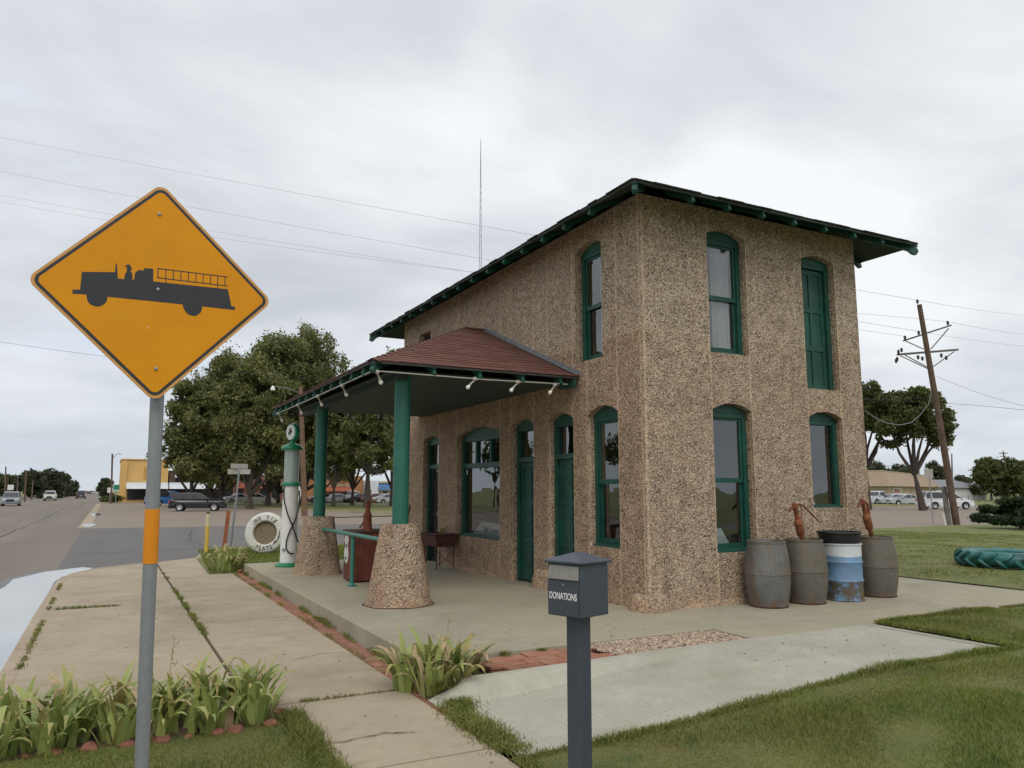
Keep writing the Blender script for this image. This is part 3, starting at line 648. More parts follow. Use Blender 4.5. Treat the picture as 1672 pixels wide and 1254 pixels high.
edge(9000, [(1.91, -3.7), (1.91, -2.04), (6.7, -2.04)], .03, lz, .04, .0035, 'edge_grass', 'ragged grass along the apron edge', 1)
edge(9000, [(-5.12, -4.5), (-5.1, -2.0)], .05, -.19, .06, .003, 'edge_grass', 'ragged grass edge beside the near sidewalk slab', 1)
edge(3600, [(-5.31, 1.0), (-5.31, 10.3)], .022, -.2, .032, .004, 'joint_weeds', 'green weeds growing in the long sidewalk joint', .99)
edge(2200, [(-3.76, -.9), (-3.76, 9.4)], .025, -.2, .055, .004, 'strip_weeds', 'sparse weeds against the porch slab edge', .9)
edge(800, [(-3.95, -.9), (-3.95, 9.4)], .02, -.2, .04, .004, 'strip_weeds', 'sparse weeds along the sidewalk side of the brick strip', .8)
edge(1500, [(-7.2, 1), (-7.2, 9.3)], .02, -.2, .03, .004, 'kerb_weeds', 'weeds in the joint behind the kerb', .8)
edge(900, [(-7.1, 5.42), (-5.35, 5.42)], .02, -.2, .03, .004, 'cross_joint_weeds', 'weeds in the cross joint of the sidewalk', .5)
edge(420, [(-5.2, -1.53), (-4.0, -1.53)], .015, -.2, .028, .004, 'cross_joint_weeds', 'weeds in the near cross joint of the sidewalk', .45)
edge(5200, [(-3.72, -2.15), (-3.86, -2.5), (-3.88, -3.5)], .07, -.2, .05, .004, 'ramp_weeds', 'low weeds spreading at the foot of the ramp', 1, 1.3)
edge(2600, [(-3.85, -1.98), (-3.4, -1.93), (-2.9, -1.93)], .03, -.11, .07, .005, 'ramp_weeds', 'leafy weeds around the base of the iris by the ramp', 1, 1.3)
edge(1500, [(-2.9, -1.37), (-1.9, -1.37)], .02, -.03, .05, .003, 'slab_weeds', 'pale tufts between pavers and porch slab', .9)
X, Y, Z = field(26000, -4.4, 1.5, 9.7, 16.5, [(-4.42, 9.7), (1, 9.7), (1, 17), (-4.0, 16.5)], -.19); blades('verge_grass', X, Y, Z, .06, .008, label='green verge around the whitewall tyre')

# fallen bits on the pavements
DB = []
for _ in range(230):
    x, y, z = random.choice(((random.uniform(-5.25, -4.0), random.uniform(-4.5, 9), -.197), (random.uniform(-7.1, -5.4), random.uniform(-1.2, 9), -.197), (random.uniform(-3.6, 6), random.uniform(-1.3, -.3), .003), (random.uniform(-1, 1.5), random.uniform(-3.4, -2.3), .0)))
    if z == .0: z = rz(x)+.003
    a = random.uniform(0, 6.3); l_ = random.uniform(.006, .022); w_ = l_*random.uniform(.2, .7); c_, s_ = cos(a), sin(a)
    DB.append(((x, y, z), [(x-l_*c_, y-l_*s_, z), (x+w_*s_, y-w_*c_, z+.004), (x+l_*c_, y+l_*s_, z+.001), (x-w_*s_, y+w_*c_, z+.005)]))
mb = MB()
for _, q in DB: mb.add(q, [(0, 1, 2), (0, 2, 3)])
tag(put('leaf_litter', mb.mesh('leaf_litter'), simple('dead_leaf', (.10, .06, .035), .9, .3, 9)), 'scattered dead leaf bits on the pavements', 'litter', kind='stuff')
# cracks across the old sidewalk
def crack(pts, r):
    m = MB(); V = []; F = []; q = []
    for i in range(len(pts)-1):
        for k in range(8): t = k/8; q.append((pts[i][0]+(pts[i+1][0]-pts[i][0])*t+random.uniform(-.012, .012), pts[i][1]+(pts[i+1][1]-pts[i][1])*t+random.uniform(-.012, .012)))
    for i, (x, y) in enumerate(q): w = r*random.uniform(.3, 1); V += [(x, y-w, -.1925), (x, y+w, -.1925)]
    for i in range(len(q)-1): F.append((2*i, 2*i+2, 2*i+3, 2*i+1))
    m.add(V, F); part('crack', m, 'soil', sw)
crack([(-5.28, 3.1), (-4.9, 3.0), (-4.5, 3.15), (-3.98, 3.05)], .006); crack([(-5.28, -2.6), (-4.9, -2.75), (-4.55, -2.7), (-4.3, -2.8)], .010); crack([(-7.18, 7.3), (-6.6, 7.4), (-5.9, 7.25)], .006); crack([(-4.6, .2), (-4.3, .35), (-3.98, .3)], .007)
# ------------------------------------------------------------------ station
W, L, H = 4.53, 9.9, 5.86
st = thing('petrol_station', (0, 0, 0), 'two storey pebble dash filling station with green trim and columned canopy', 'building')
TF = lambda u, z, d: (d, u, z)          # front wall, outward -X
TE = lambda u, z, d: (u, d, z)          # end wall, outward -Y
def arch(u0, u1, zs, rise, n=10): return [(u0+(u1-u0)*i/n, zs + rise*(1-(2*i/n-1)**2)) for i in range(n+1)]
def wall(T, length, top, cols, D, u=0.0):
    mb = MB()
    for (u0, u1, ops) in sorted(cols):
        if u0 > u: mb.prism([(u, 0), (u0, 0), (u0, top), (u, top)], 0, D, T)
        z = 0; lower = [(u0, 0), (u1, 0)]
        for (z0, zs, rise) in sorted(ops):
            if z0 > z+.001 or len(lower) > 2: mb.prism(lower + [(u1, z0), (u0, z0)], 0, D, T)
            lower = arch(u0, u1, zs, rise) if rise else [(u0, zs), (u1, zs)]; z = zs
        mb.prism(lower + [(u1, top), (u0, top)], 0, D, T); u = u1
    if u < length: mb.prism([(u, 0), (length, 0), (length, top), (u, top)], 0, D, T)
    return mb
def subdivide_disp(o, amp=.006): pass
colsF = [(.61, 1.42, [(.78, 2.76, .12)]), (1.83, 2.63, [(0.0, 2.76, .11)]), (3.13, 3.98, [(0.0, 2.77, .10)]), (4.44, 6.45, [(.68, 2.72, .15)]), (7.47, 8.43, [(0.0, 2.74, .10)]),
         (8.62, 9.2, [(4.3, 5.2, .05)])]
# upper front window shares the first opening's place along the wall, set a little further on
colsF[0] = (.61, 1.42, [(.78, 2.76, .12)])
mbF = MB(); D = .24
# build the front wall in two tiers so that upper openings need not line up with lower ones
def tier(T, length, z0, z1, cols, D):
    m2 = wall(lambda u, z, d: T(u, z+z0, d), length, z1-z0, [(a, b, [(p-z0, q-z0, r_) for p, q, r_ in ops]) for a, b, ops in cols], D); return m2
part('front_wall', tier(TF, L, 0, 3.2, colsF[:5], D), 'peb_wall', st)
part('front_wall', tier(TF, L, 3.2, H, [(.98, 1.72, [(3.62, 5.42, .10)]), (8.08, 8.84, [(4.45, 5.35, .0)])], D), 'peb_wall', st)
part('end_wall', wall(lambda u, z, d: TE(u, z, d), W, H, [(1.25, 2.02, [(.72, 2.79, .10), (3.64, 5.46, .11)]), (3.24, 4.0, [(1.34, 2.76, .10), (3.22, 5.35, .09)])], D, D), 'peb_wall', st)
# the end wall starts just inside the front wall's return so the corner reads as one
mb = MB(); mb.box((W-D, D, 0), (W-.002, L, H)); part('side_wall', mb, 'peb', st)
mb = MB(); mb.box((D, L-D, 0), (W-D, L-.002, H)); part('rear_wall', mb, 'peb', st)
for f_ in (part('interior_floor', MB().box((D+.005, D+.005, .0), (W-D-.005, L-D-.005, .03)), 'darkbox', st), part('upper_floor', MB().box((D+.005, D+.005, 3.05), (W-D-.005, L-D-.005, 3.18)), 'darkbox', st)): pass
part('partition_wall', MB().box((D+.01, 3.0, .03), (W-D-.01, 3.1, 3.05)), 'darkbox', st)
part('partition_wall', MB().box((2.3, D+.01, 3.18), (2.4, L-D-.01, 5.7)), 'darkbox', st)
part('partition_wall', MB().box((2.6, D+.01, .03), (2.7, 2.99, 3.05)), 'darkbox', st)
# lumps of pebble concrete at the wall foot
def foot(cx, cy, rx, ry, h):
    m = MB(); V = []; n = 14
    for k, (s_, z) in enumerate(((1.0, 0), (.93, h*.45), (.8, h*.85), (.55, h))):
        for i in range(n):
            a = 2*pi*i/n; q = 1+.07*noise.noise(Vector((cos(a)*2+cx, sin(a)*2+cy, z*3))); V.append((cx+rx*s_*q*cos(a), cy+ry*s_*q*sin(a), z))
    F = [(k*n+i, k*n+(i+1) % n, (k+1)*n+(i+1) % n, (k+1)*n+i) for k in range(3) for i in range(n)] + [tuple(3*n+i for i in range(n))]
    m.add(V, F, True); part('wall_footing', m, 'peb', st)
foot(.12, .12, .30, .30, .22); foot(.08, 2.88, .22, .3, .30); foot(.06, 5.4, .12, 1.1, .10); foot(2.2, .05, 1.9, .11, .08)
# ---- joinery
def wbox(m, T, u0, u1, z0, z1, d0, d1): return m.box((u0, z0, d0), (u1, z1, d1), T)
def frame_rect(m, T, u0, u1, z0, z1, d0, d1, w, wb=None):
    wb = wb or w
    wbox(m, T, u0, u0+w, z0, z1, d0, d1); wbox(m, T, u1-w, u1, z0, z1, d0, d1); wbox(m, T, u0+w, u1-w, z1-w, z1, d0+.002, d1-.002); wbox(m, T, u0+w, u1-w, z0, z0+wb, d0+.002, d1-.002)
def curtain(T, u0, u1, z0, z1, d, par, lab=None):
    V = []; F = []; n = 40
    for i in range(n+1):
        u = u0+(u1-u0)*i/n; dd = d + .018*sin(i*1.3)+.01*sin(i*2.9)
        for z in (z0, (z0+z1)/2, z1): V.append(T(u, z, dd + (.01*sin(i*.7) if z < z1 else 0)))
    for i in range(n):
        for k in (0, 1): F.append((3*i+k, 3*i+3+k, 3*i+4+k, 3*i+1+k))
    part('curtain', MB().add(V, F, True), 'curtain', par, lab)
def head(T, u0, u1, zs, rise, d0, d1, par, name):
    m = MB(); m.prism([(u1, zs-.03), (u0, zs-.03)] + [(u, z-.003) for u, z in arch(u0+.002, u1-.002, zs, rise)], d0, d1, T); return part(name, m, 'green', par)
def sash_window(T, u0, u1, z0, zs, rise, zm, lab, curt=None):
    m = MB(); frame_rect(m, T, u0+.003, u1-.003, z0, zs-.03, .125, .225, .075, .05)
    w = part('window', m, 'green', st, lab, bevel=.004)
    head(T, u0+.003, u1-.003, zs, rise, .12, .22, w, 'window_head')
    mu = MB(); frame_rect(mu, T, u0+.08, u1-.08, zm-.035, zs-.1, .15, .178, .045, .07); part('sash', mu, 'green', w, bevel=.003)
    ml = MB(); frame_rect(ml, T, u0+.08, u1-.08, z0+.05, zm+.035, .182, .21, .045, .07); part('sash', ml, 'green', w, bevel=.003)
    part('pane', MB().add([T(u0+.12, zm+.03, .164), T(u1-.12, zm+.03, .164), T(u1-.12, zs-.14, .164), T(u0+.12, zs-.14, .164)], [(0, 1, 2, 3)]), 'glass', w)
    part('pane', MB().add([T(u0+.12, z0+.11, .196), T(u1-.12, z0+.11, .196), T(u1-.12, zm-.03, .196), T(u0+.12, zm-.03, .196)], [(0, 1, 2, 3)]), 'glass', w)
    s_ = MB(); wbox(s_, T, u0+.003, u1-.003, z0-.002, z0+.035, .07, .124); part('sill', s_, 'green', w, bevel=.004)
    if curt:
        for c in curt: curtain(T, *c, .27, w)
    return w
sash_window(TF, .98, 1.72, 3.62, 5.42, .10, 4.50, 'tall upstairs sash window above the canopy side', [(1.06, 1.40, 3.7, 5.4)])
sash_window(TF, .61, 1.42, .78, 2.76, .12, 1.74, 'ground floor sash window nearest the corner on the door side')
sash_window(TE, 1.25, 2.02, 3.64, 5.46, .11, 4.52, 'upstairs sash window on the barrel side with a lace curtain', [(1.55, 1.92, 3.7, 5.4)])
sash_window(TE, 1.25, 2.02, .72, 2.79, .10, 1.76, 'ground floor sash window on the barrel side left of the barrels')
# single light window behind the barrels
m = MB(); frame_rect(m, TE, 3.243, 3.997, 1.34, 2.73, .125, .225, .075, .045); w = part('window', m, 'green', st, 'single pane window above the barrels', bevel=.004)
head(TE, 3.243, 3.997, 2.76, .10, .12, .22, w, 'window_head'); part('pane', MB().add([TE(3.3, 1.38, .18), TE(3.95, 1.38, .18), TE(3.95, 2.68, .18), TE(3.3, 2.68, .18)], [(0, 1, 2, 3)]), 'glass', w)
part('sill', wbox(MB(), TE, 3.243, 3.997, 1.338, 1.372, .07, .124), 'green', w, bevel=.004)
# small upstairs opening
m = MB(); frame_rect(m, TF, 8.083, 8.837, 4.45, 5.347, .15, .225, .06); w = part('window', m, 'soffit', st, 'small dark upstairs window over the canopy roof'); part('pane', MB().add([TF(8.13, 4.5, .19), TF(8.79, 4.5, .19), TF(8.79, 5.27, .19), TF(8.13, 5.27, .19)], [(0, 1, 2, 3)]), 'glass', w)
# display window
u0, u1 = 4.443, 6.447; m = MB(); frame_rect(m, TF, u0, u1, .68, 2.69, .12, .225, .085, .06); wbox(m, TF, u0+.085, u1-.085, 2.06, 2.16, .122, .222)
for q in (.333, .667): wbox(m, TF, u0+(u1-u0)*q-.03, u0+(u1-u0)*q+.03, 2.16, 2.605, .13, .215)
w = part('window', m, 'green', st, 'wide display window with three upper lights behind the near column', bevel=.004); head(TF, u0, u1, 2.72, .15, .118, .22, w, 'window_head')
for k in range(3): a = u0+.085+(u1-u0-.17)*k/3+.03; b = u0+.085+(u1-u0-.17)*(k+1)/3-.03; part('pane', MB().add([TF(a, 2.16, .18), TF(b, 2.16, .18), TF(b, 2.6, .18), TF(a, 2.6, .18)], [(0, 1, 2, 3)]), 'glass', w)
part('pane', MB().add([TF(u0+.08, .74, .18), TF(u1-.08, .74, .18), TF(u1-.08, 2.06, .18), TF(u0+.08, 2.06, .18)], [(0, 1, 2, 3)]), 'glass', w)
part('sill', wbox(MB(), TF, u0, u1, .678, .715, .06, .119), 'green', w, bevel=.004)
part('price_tag', MB().add([TF(6.30, 1.93, .16), TF(6.25, 1.93, .16), TF(6.25, 2.03, .16), TF(6.30, 2.03, .16)], [(0, 1, 2, 3)]), 'paper', w)
# doors
def door(T, u0, u1, z0, ztr, zs, rise, lab, leaves=1, transom=True, rows=3, cols_=2, handle=True, glazed=False):
    u0 += .003; u1 -= .003; m = MB(); wbox(m, T, u0, u0+.08, z0, zs-.03, .12, .225); wbox(m, T, u1-.08, u1, z0, zs-.03, .12, .225); wbox(m, T, u0+.08, u1-.08, zs-.1, zs-.03, .122, .223)
    if transom: wbox(m, T, u0+.08, u1-.08, ztr-.04, ztr+.05, .118, .223)
    d = part('door', m, 'green', st, lab, bevel=.004); head(T, u0, u1, zs, rise, .118, .22, d, 'door_head')
    if transom: part('pane', MB().add([T(u0+.08, ztr+.05, .18), T(u1-.08, ztr+.05, .18), T(u1-.08, zs-.1, .18), T(u0+.08, zs-.1, .18)], [(0, 1, 2, 3)]), 'glass', d)
    zt = ztr-.04 if transom else zs-.1; lw = (u1-u0-.16)/leaves
    for k in range(leaves):
        a = u0+.08+k*lw+.003; b = a+lw-.006; m = MB(); cw = (b-a-.08)/cols_; rh = (zt-z0-.1)/rows
        wbox(m, T, a, b, z0+.01, zt-.004, .19, .215)
        for i in range(cols_+1): wbox(m, T, a+i*(b-a-.07)/cols_, a+i*(b-a-.07)/cols_+.07, z0+.01, zt-.004, .172, .19)
        for j in range(rows+1): z_ = z0+.012+j*(zt-z0-.10)/rows; wbox(m, T, a+.002, b-.002, z_, z_+.08, .1735, .1895)
        part('door_leaf', m, 'win_dark' if glazed else 'green', d, bevel=.003)
    if handle:
        kz = z0+1.0; part('handle', MB().tube([T(u0+.16, kz, .17), T(u0+.16, kz, .12)], [.012, .028], 10).box((u0+.13, kz-.08, .160), (u0+.19, kz+.1, .171), T), 'insul', d)
door(TF, 1.83, 2.63, .02, 2.16, 2.76, .11, 'green panelled door nearest the corner window', 2, rows=3, cols_=1)
door(TF, 3.13, 3.98, .02, 2.15, 2.77, .10, 'green panelled door beside the display window', 1, rows=3)
door(TF, 7.47, 8.43, .02, 2.14, 2.74, .10, 'farthest doorway, dark behind the near column', 1, rows=2, cols_=1, glazed=True)
door(TE, 3.24, 4.0, 3.22, 0, 5.35, .09, 'upstairs green panelled door with no stair', 1, False, rows=3, handle=False)
# paper cards standing in windows
def card(pts, lab, loc, lines=None):
    o = single('paper_card', MB().hexa(pts, [(p[0]+.004, p[1]+.004, p[2]) for p in pts]), 'paper', loc, lab, 'card'); return o
card([(.30, 1.38, .80), (.42, 1.38, .80), (.42, .8, .80), (.30, .8, .80)][:0] or [(.27, .95, .79), (.27, .62, .79), (.36, .62, 1.13), (.36, .86, 1.13)], 'white notice card leaning inside the corner window on the door side', (.3, .8, .79))
card([(1.40, .27, .73), (1.80, .27, .73), (1.66, .36, 1.05), (1.40, .36, 1.05)], 'pale card inside the sash window left of the barrels', (1.5, .3, .73))
card([(3.32, .27, 1.36), (3.62, .27, 1.36), (3.50, .34, 1.62), (3.32, .34, 1.62)], 'pale card inside the window above the barrels', (3.4, .3, 1.36))
bc = thing('display_board', (.3, 5.2, .7), 'long white card with a line of print along the bottom of the display window', 'sign')
part('board', MB().hexa([(.26, 6.2, .72), (.26, 4.5, .72), (.262, 4.5, .72), (.262, 6.2, .72)], [(.36, 5.95, .98), (.36, 4.5, .92), (.362, 4.5, .92), (.362, 5.95, .98)]), 'paper', bc)
part('printed_line', MB().hexa([(.285, 5.45, .80), (.285, 5.0, .80), (.29, 5.0, .80), (.29, 5.45, .80)], [(.30, 5.45, .84), (.30, 5.0, .84), (.305, 5.0, .84), (.305, 5.45, .84)]), 'ink', bc)
# ---- main roof: low hip with exposed rafter tails
EZ = 5.706; XL, XR, YN, YF = -.566, 5.30, -.651, 11.05
RT = 1.35; cx = (XL+XR)/2; ra = (XR-XL)/2
def hz_(x, y, base=EZ): return base + min(x-XL, XR-x, y-YN, YF-y)*RT/ra
e1 = [(XL, YN), (XR, YN), (XR, YF), (XL, YF)]; rg = [(cx, YN+ra, EZ+RT), (cx, YF-ra, EZ+RT)]
def hipmesh(dz, thick):
    m = MB(); V = [(x, y, EZ+dz) for x, y in e1] + [(a, b, c+dz) for a, b, c in rg] + [(x, y, EZ+dz-thick) for x, y in e1] + [(a, b, c+dz-thick) for a, b, c in rg]
    m.add(V, [(0, 1, 4), (1, 2, 5, 4), (2, 3, 5), (3, 0, 4, 5), (6, 10, 7), (7, 10, 11, 8), (8, 11, 9), (9, 11, 10, 6), (0, 6, 7, 1), (1, 7, 8, 2), (2, 8, 9, 3), (3, 9, 6, 0)]); return m
part('roof', hipmesh(.03, .03), 'roofing', st)
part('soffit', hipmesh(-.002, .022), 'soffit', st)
# ragged shingle butts along the eaves
m = MB()
def tabs(m, ax, fixed, a, b, out, z):
    u = a
    while u < b:
        w_ = random.uniform(.22, .34); o_ = random.uniform(.01, .045); t_ = random.uniform(.008, .016); v = min(u+w_, b)
        if ax == 'y': m.box((min(fixed, fixed+out*o_)-.0, u+.004, z), (max(fixed, fixed+out*o_)+.0, v-.004, z+t_))
        else: m.box((u+.004, min(fixed, fixed+out*o_), z), (v-.004, max(fixed, fixed+out*o_), z+t_))
        u = v
tabs(m, 'y', XL+.001, YN, YF, -1, EZ+.012); tabs(m, 'x', YN+.001, XL, XR, -1, EZ+.012); tabs(m, 'y', XR-.001, YN, YF, 1, EZ+.012)
o = part('roof_edge', m, 'roofing', st); o['kind'] = 'stuff'
# rafter tails: profile in (outward distance r, z), curved nose
def tail_profile(h=.13, ln=.62):
    return [(0, 0), (0, -h*.55), (ln*.55, -h*.58), (ln-.17, -h*.72), (ln-.115, -h*.97), (ln-.07, -h), (ln-.03, -h*.86), (ln-.008, -h*.62), (ln-.012, -h*.42), (ln-.035, -h*.25), (ln-.01, -.004)]
def tail_mesh(w=.055, slope=.25, h=.15, ln=.62):
    m = MB(); m.prism(tail_profile(h, ln), -w/2, w/2, lambda r, z, d: (-r, d, z - r*slope)); return m
SL = RT/ra
tm = tail_mesh(.05, SL, .125, .60).mesh('rafter_tail'); tm.materials.append(M['green'])
zr0 = EZ - .03 + .6*SL - .0
for y in (.46, 1.18, 1.85, 2.54, 3.22, 3.9, 4.6, 5.25, 5.96, 6.63, 7.3, 8.01, 8.64, 9.32, 10.04, 10.6):
    o = put('rafter_tail', tm, None, st, (XL+.60-.005, y, zr0)); bev(o, .005, 1)
for x in (.46, 1.13, 1.80, 2.45, 3.12, 3.78, 4.44): o = put('rafter_tail', tm, None, st, (x, YN+.60-.005, zr0), (0, 0, pi/2)); bev(o, .005, 1)
for y in (.46, 1.2, 1.9, 2.6, 3.3, 4.0, 5.2, 6.6, 8.0, 9.4): put('rafter_tail', tm, None, st, (XR-.60+.005, y, zr0), (0, 0, pi))
hm = tail_mesh(.07, SL/sqrt(2), .17, .86).mesh('hip_rafter'); hm.materials.append(M['green'])
zh = EZ-.03+.86*SL/sqrt(2)
for x, y, a in ((XL, YN, pi/4), (XR, YN, 3*pi/4), (XL, YF, -pi/4)):
    d_ = Vector((-cos(a), -sin(a))); o = put('hip_rafter', hm, None, st, (x-d_.x*.85, y-d_.y*.85, zh), (0, 0, a)); bev(o, .005, 1)
# ---- canopy
CX, CY0, CY1, CZ = -3.385, 1.645, 8.76, 3.40; CM = 5.2; AX = -.42; AZ = 4.80
part('canopy_deck', MB().add([(0, CY0, CZ-.01), (CX, CY0, CZ-.01), (CX, CY1, CZ-.01), (0, CY1, CZ-.01), (AX, CM, AZ-.01), (0, CM, AZ-.01), (0, CY0, CZ-.04), (CX, CY0, CZ-.04), (CX, CY1, CZ-.04), (0, CY1, CZ-.04), (AX, CM, AZ-.04), (0, CM, AZ-.04)],
    [(0, 1, 4, 5), (1, 2, 4), (2, 3, 5, 4), (6, 11, 10, 7), (7, 10, 8), (8, 10, 11, 9), (0, 6, 7, 1), (1, 7, 8, 2), (2, 8, 9, 3)]), 'roofing', st)
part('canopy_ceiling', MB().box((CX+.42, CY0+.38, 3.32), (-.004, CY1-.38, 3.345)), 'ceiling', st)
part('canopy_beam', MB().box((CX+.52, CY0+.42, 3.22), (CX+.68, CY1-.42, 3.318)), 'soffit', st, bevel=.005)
# shingles
def slope_shingles(E0, E1, A0, A1, exposure=.135, tab=.30, lim=10**6, joined=False):
    """eave edge E0->E1, top edge A0->A1 (may coincide)"""
    E0, E1, A0, A1 = map(Vector, (E0, E1, A0, A1)); ue = (E1-E0).normalized()
    up = (A0-E0) - ue*(A0-E0).dot(ue); S = up.length; up /= S; nrm = ue.cross(up); nrm = nrm if nrm.z > 0 else -nrm
    rows = int(S/exposure); out = []
    for r_ in range(rows):
        t = r_*exposure; t2 = min(t+exposure*1.25, S); l0 = E0+(A0-E0)*(t/S); l1 = E1+(A1-E1)*(t/S); m0 = E0+(A0-E0)*(t2/S); m1 = E1+(A1-E1)*(t2/S)
        a0 = max((l0-E0).dot(ue), 0); a1 = (l1-E0).dot(ue); b0 = (m0-E0).dot(ue); b1 = (m1-E0).dot(ue)
        u = a0 - (r_ % 2)*tab/2 - random.uniform(0, .04)
        while u < a1:
            v = u+tab; x0, x1 = max(u, a0), min(v, a1)
            if x1-x0 > .04:
                c0, c1 = max(u, b0), min(v, b1)
                if c1 <= c0: c0 = c1 = min(max((x0+x1)/2, b0), b1)
                lift = random.uniform(.012, .020); e = random.uniform(-.006, .006)
                P = lambda a, s_, h_: E0 + ue*a + up*s_ + nrm*h_
                lo = [P(x0+.003, t+e-.01*(r_ == 0)-.012*0, .001), P(x1-.003, t+e, .001), P(c1-.003, t2, .0), P(c0+.003, t2, .0)]
                hi = [P(x0+.003, t+e, lift), P(x1-.003, t+e, lift), P(c1-.003, t2, .003), P(c0+.003, t2, .003)]
                out.append((lo, hi))
            u = v
    return out
sh = slope_shingles((0, CY0, CZ), (CX, CY0, CZ), (0, CM, AZ), (AX, CM, AZ), .15, .335)
for lo, hi in sh[:298]: part('shingle', MB().hexa(lo, hi), 'shingle', st)
m = MB()
for lo, hi in sh[298:]: m.hexa(lo, hi)
for E_ in (((CX, CY0, CZ), (CX, CY1, CZ), (AX, CM, AZ), (AX, CM, AZ)), ((CX, CY1, CZ), (0, CY1, CZ), (AX, CM, AZ), (0, CM, AZ))):
    for lo, hi in slope_shingles(*E_, .15, .335): m.hexa(lo, hi)
part('shingle_field', m, 'shingle', st, kind='stuff')
for y_ in (CY0, CY1):
    a = Vector((CX, y_, CZ+.012)); b = Vector((AX, CM, AZ+.012)); k = 24
    mm = MB()
    for i in range(k):
        p = a+(b-a)*(i/k); q = a+(b-a)*((i+1.15)/k); d_ = (b-a).normalized(); s_ = Vector((0, 0, 1)).cross(d_).normalized()*.11; dn = Vector((0, 0, -.045)); up_ = Vector((0, 0, .012))
        mm.add([p-s_+dn+up_, p+up_*1.6, p+s_+dn+up_, q-s_+dn, q+up_*.3, q+s_+dn], [(0, 1, 4, 3), (1, 2, 5, 4)])
    part('hip_cap', mm, 'shingle', st)
part('ridge_cap', MB().box((AX-.03, CM-.09, AZ-.01), (0, CM+.09, AZ+.022)), 'shingle', st)
for y_, lab in ((CY0, 'grey metal flashing where the canopy roof meets the wall'), (CY1, None)):
    a = Vector((-.003, y_-.02*(1 if y_ < CM else -1), CZ+.03)); b = Vector((-.003, CM, AZ+.03)); d_ = (b-a).normalized(); u_ = Vector((0, 0, .055)); 
    part('flashing', MB().add([a, b, b+u_, a+u_, a+Vector((-.07, 0, -.008)), b+Vector((-.07, 0, -.008))], [(0, 1, 2, 3), (0, 4, 5, 1)]), 'flash', st, lab)
# canopy rafter tails, conduit, lamps
ct = tail_mesh(.055, .36, .135, .50).mesh('rafter_tail'); ct.materials.append(M['green'])
slF = (AZ-CZ)/(CM-CY0); zc0 = CZ-.045
def ctail(x, y, rot): o = put('rafter_tail', ct, None, st, (x, y, zc0+.49*.36), (0, 0, rot)); bev(o, .005, 1)
ty = [2.12, 2.72, 3.32, 3.92, 4.52, 5.12, 5.72, 6.32, 6.92, 7.52, 8.12]
for y in ty: ctail(CX+.49, y, 0)
tx = [-.32, -1.0, -1.72, -2.45]
for x in tx: ctail(x, CY0+.49, pi/2); ctail(x, CY1-.49, -pi/2)
ch = tail_mesh(.07, .27, .15, .7).mesh('hip_rafter'); ch.materials.append(M['green'])
for y_, a in ((CY0, pi/4), (CY1, -pi/4)):
    d_ = Vector((-cos(a), -sin(a))); o = put('hip_rafter', ch, None, st, (CX-d_.x*.69, y_-d_.y*.69, zc0+.69*.27), (0, 0, a)); bev(o, .005, 1)
part('hip_rafter', MB().box((-.10, CY0+.0, CZ-.17), (-.045, CY0+.45, CZ-.05)), 'green', st, bevel=.005)
zcd = 3.255
part('conduit', MB().tube([(-.2, CY0+.03, zcd+.01), (-1.6, CY0+.02, zcd-.012), (CX+.06, CY0+.03, zcd)], .0095, 6), 'ceramic', st, 'thin pale conduit along the near eave')
part('conduit', MB().tube([(CX+.03, CY0+.05, zcd), (CX+.02, (CY0+CY1)/2, zcd-.01), (CX+.03, CY1-.05, zcd)], .0095, 6), 'ceramic', st, 'thin pale conduit along the street eave')
part('conduit', MB().tube([(-.2, CY1-.03, zcd+.01), (-1.6, CY1-.02, zcd-.03), (CX+.06, CY1-.03, zcd)], .0095, 6), 'wire_dark', st)
lampm = MB().lathe([(.012, .03), (.036, .02), (.038, -.015), (.02, -.03)], n=12); d_ = Vector((.55, .35, -.75)).normalized()
lampm.tube([(0, 0, -.02), d_*.09, d_*.13], [.012, .012, .022], 10); lm = lampm.mesh('lamp_fixture'); lm.materials.append(M['ceramic'])
bm_ = MB(); q = d_.to_track_quat('Z', 'Y').to_matrix()
bm_.lathe([(.012, 0), (.014, .012), (.028, .036), (.032, .054), (.027, .072), (.014, .082), (.0, .085)], n=14, T=lambda x, y, z: tuple(q @ Vector((x, y, z)) + d_*.125)); bme2 = bm_.mesh('bulb'); bme2.materials.append(M['bulb'])
def lamp(x, y, rz):
    o = put('lamp_fixture', lm, None, st, (x, y, zcd-.01), (0, 0, rz)); put('bulb', bme2, None, o)
for x, r_ in ((-.42, 2.9), (-1.08, 2.7), (-1.80, 2.7), (CX+.09, .2)): lamp(x, CY0+.04, r_)
for y in (3.3, 4.9, 6.5, 8.4): lamp(CX+.04, y, .1)
for x in (-2.35, -1.6, -.8): lamp(x, CY1-.05, -1.2)
# columns
def colbase(cx_, cy_, r0, r1, h, ex, sx=1.0):
    m = MB(); V = []; n = 40; ks = 12
    for k in range(ks+1):
        t = k/ks; r_ = r0+(r1-r0)*t; 
        if t < .06: r_ *= 1.03
        for i in range(n):
            a = 2*pi*i/n; c_, s_ = cos(a), sin(a); f = (abs(c_)**ex+abs(s_)**ex)**(-1/ex); q_ = 1+.018*noise.noise(Vector((c_*3+cx_, s_*3, t*5)))
            V.append((cx_+r_*f*c_*q_, cy_+r_*f*s_*q_*sx, h*t))
    F = [(k*n+i, k*n+(i+1) % n, (k+1)*n+(i+1) % n, (k+1)*n+i) for k in range(ks) for i in range(n)] + [tuple(ks*n+i for i in range(n))]
    m.add(V, F, True); return part('column_base', m, 'peb', st)
C1 = (-2.72, 2.24); C2 = (-2.78, 6.85)
colbase(*C1, .47, .275, 1.13, 2.0); colbase(*C2, .42, .27, 1.10, 4.0)
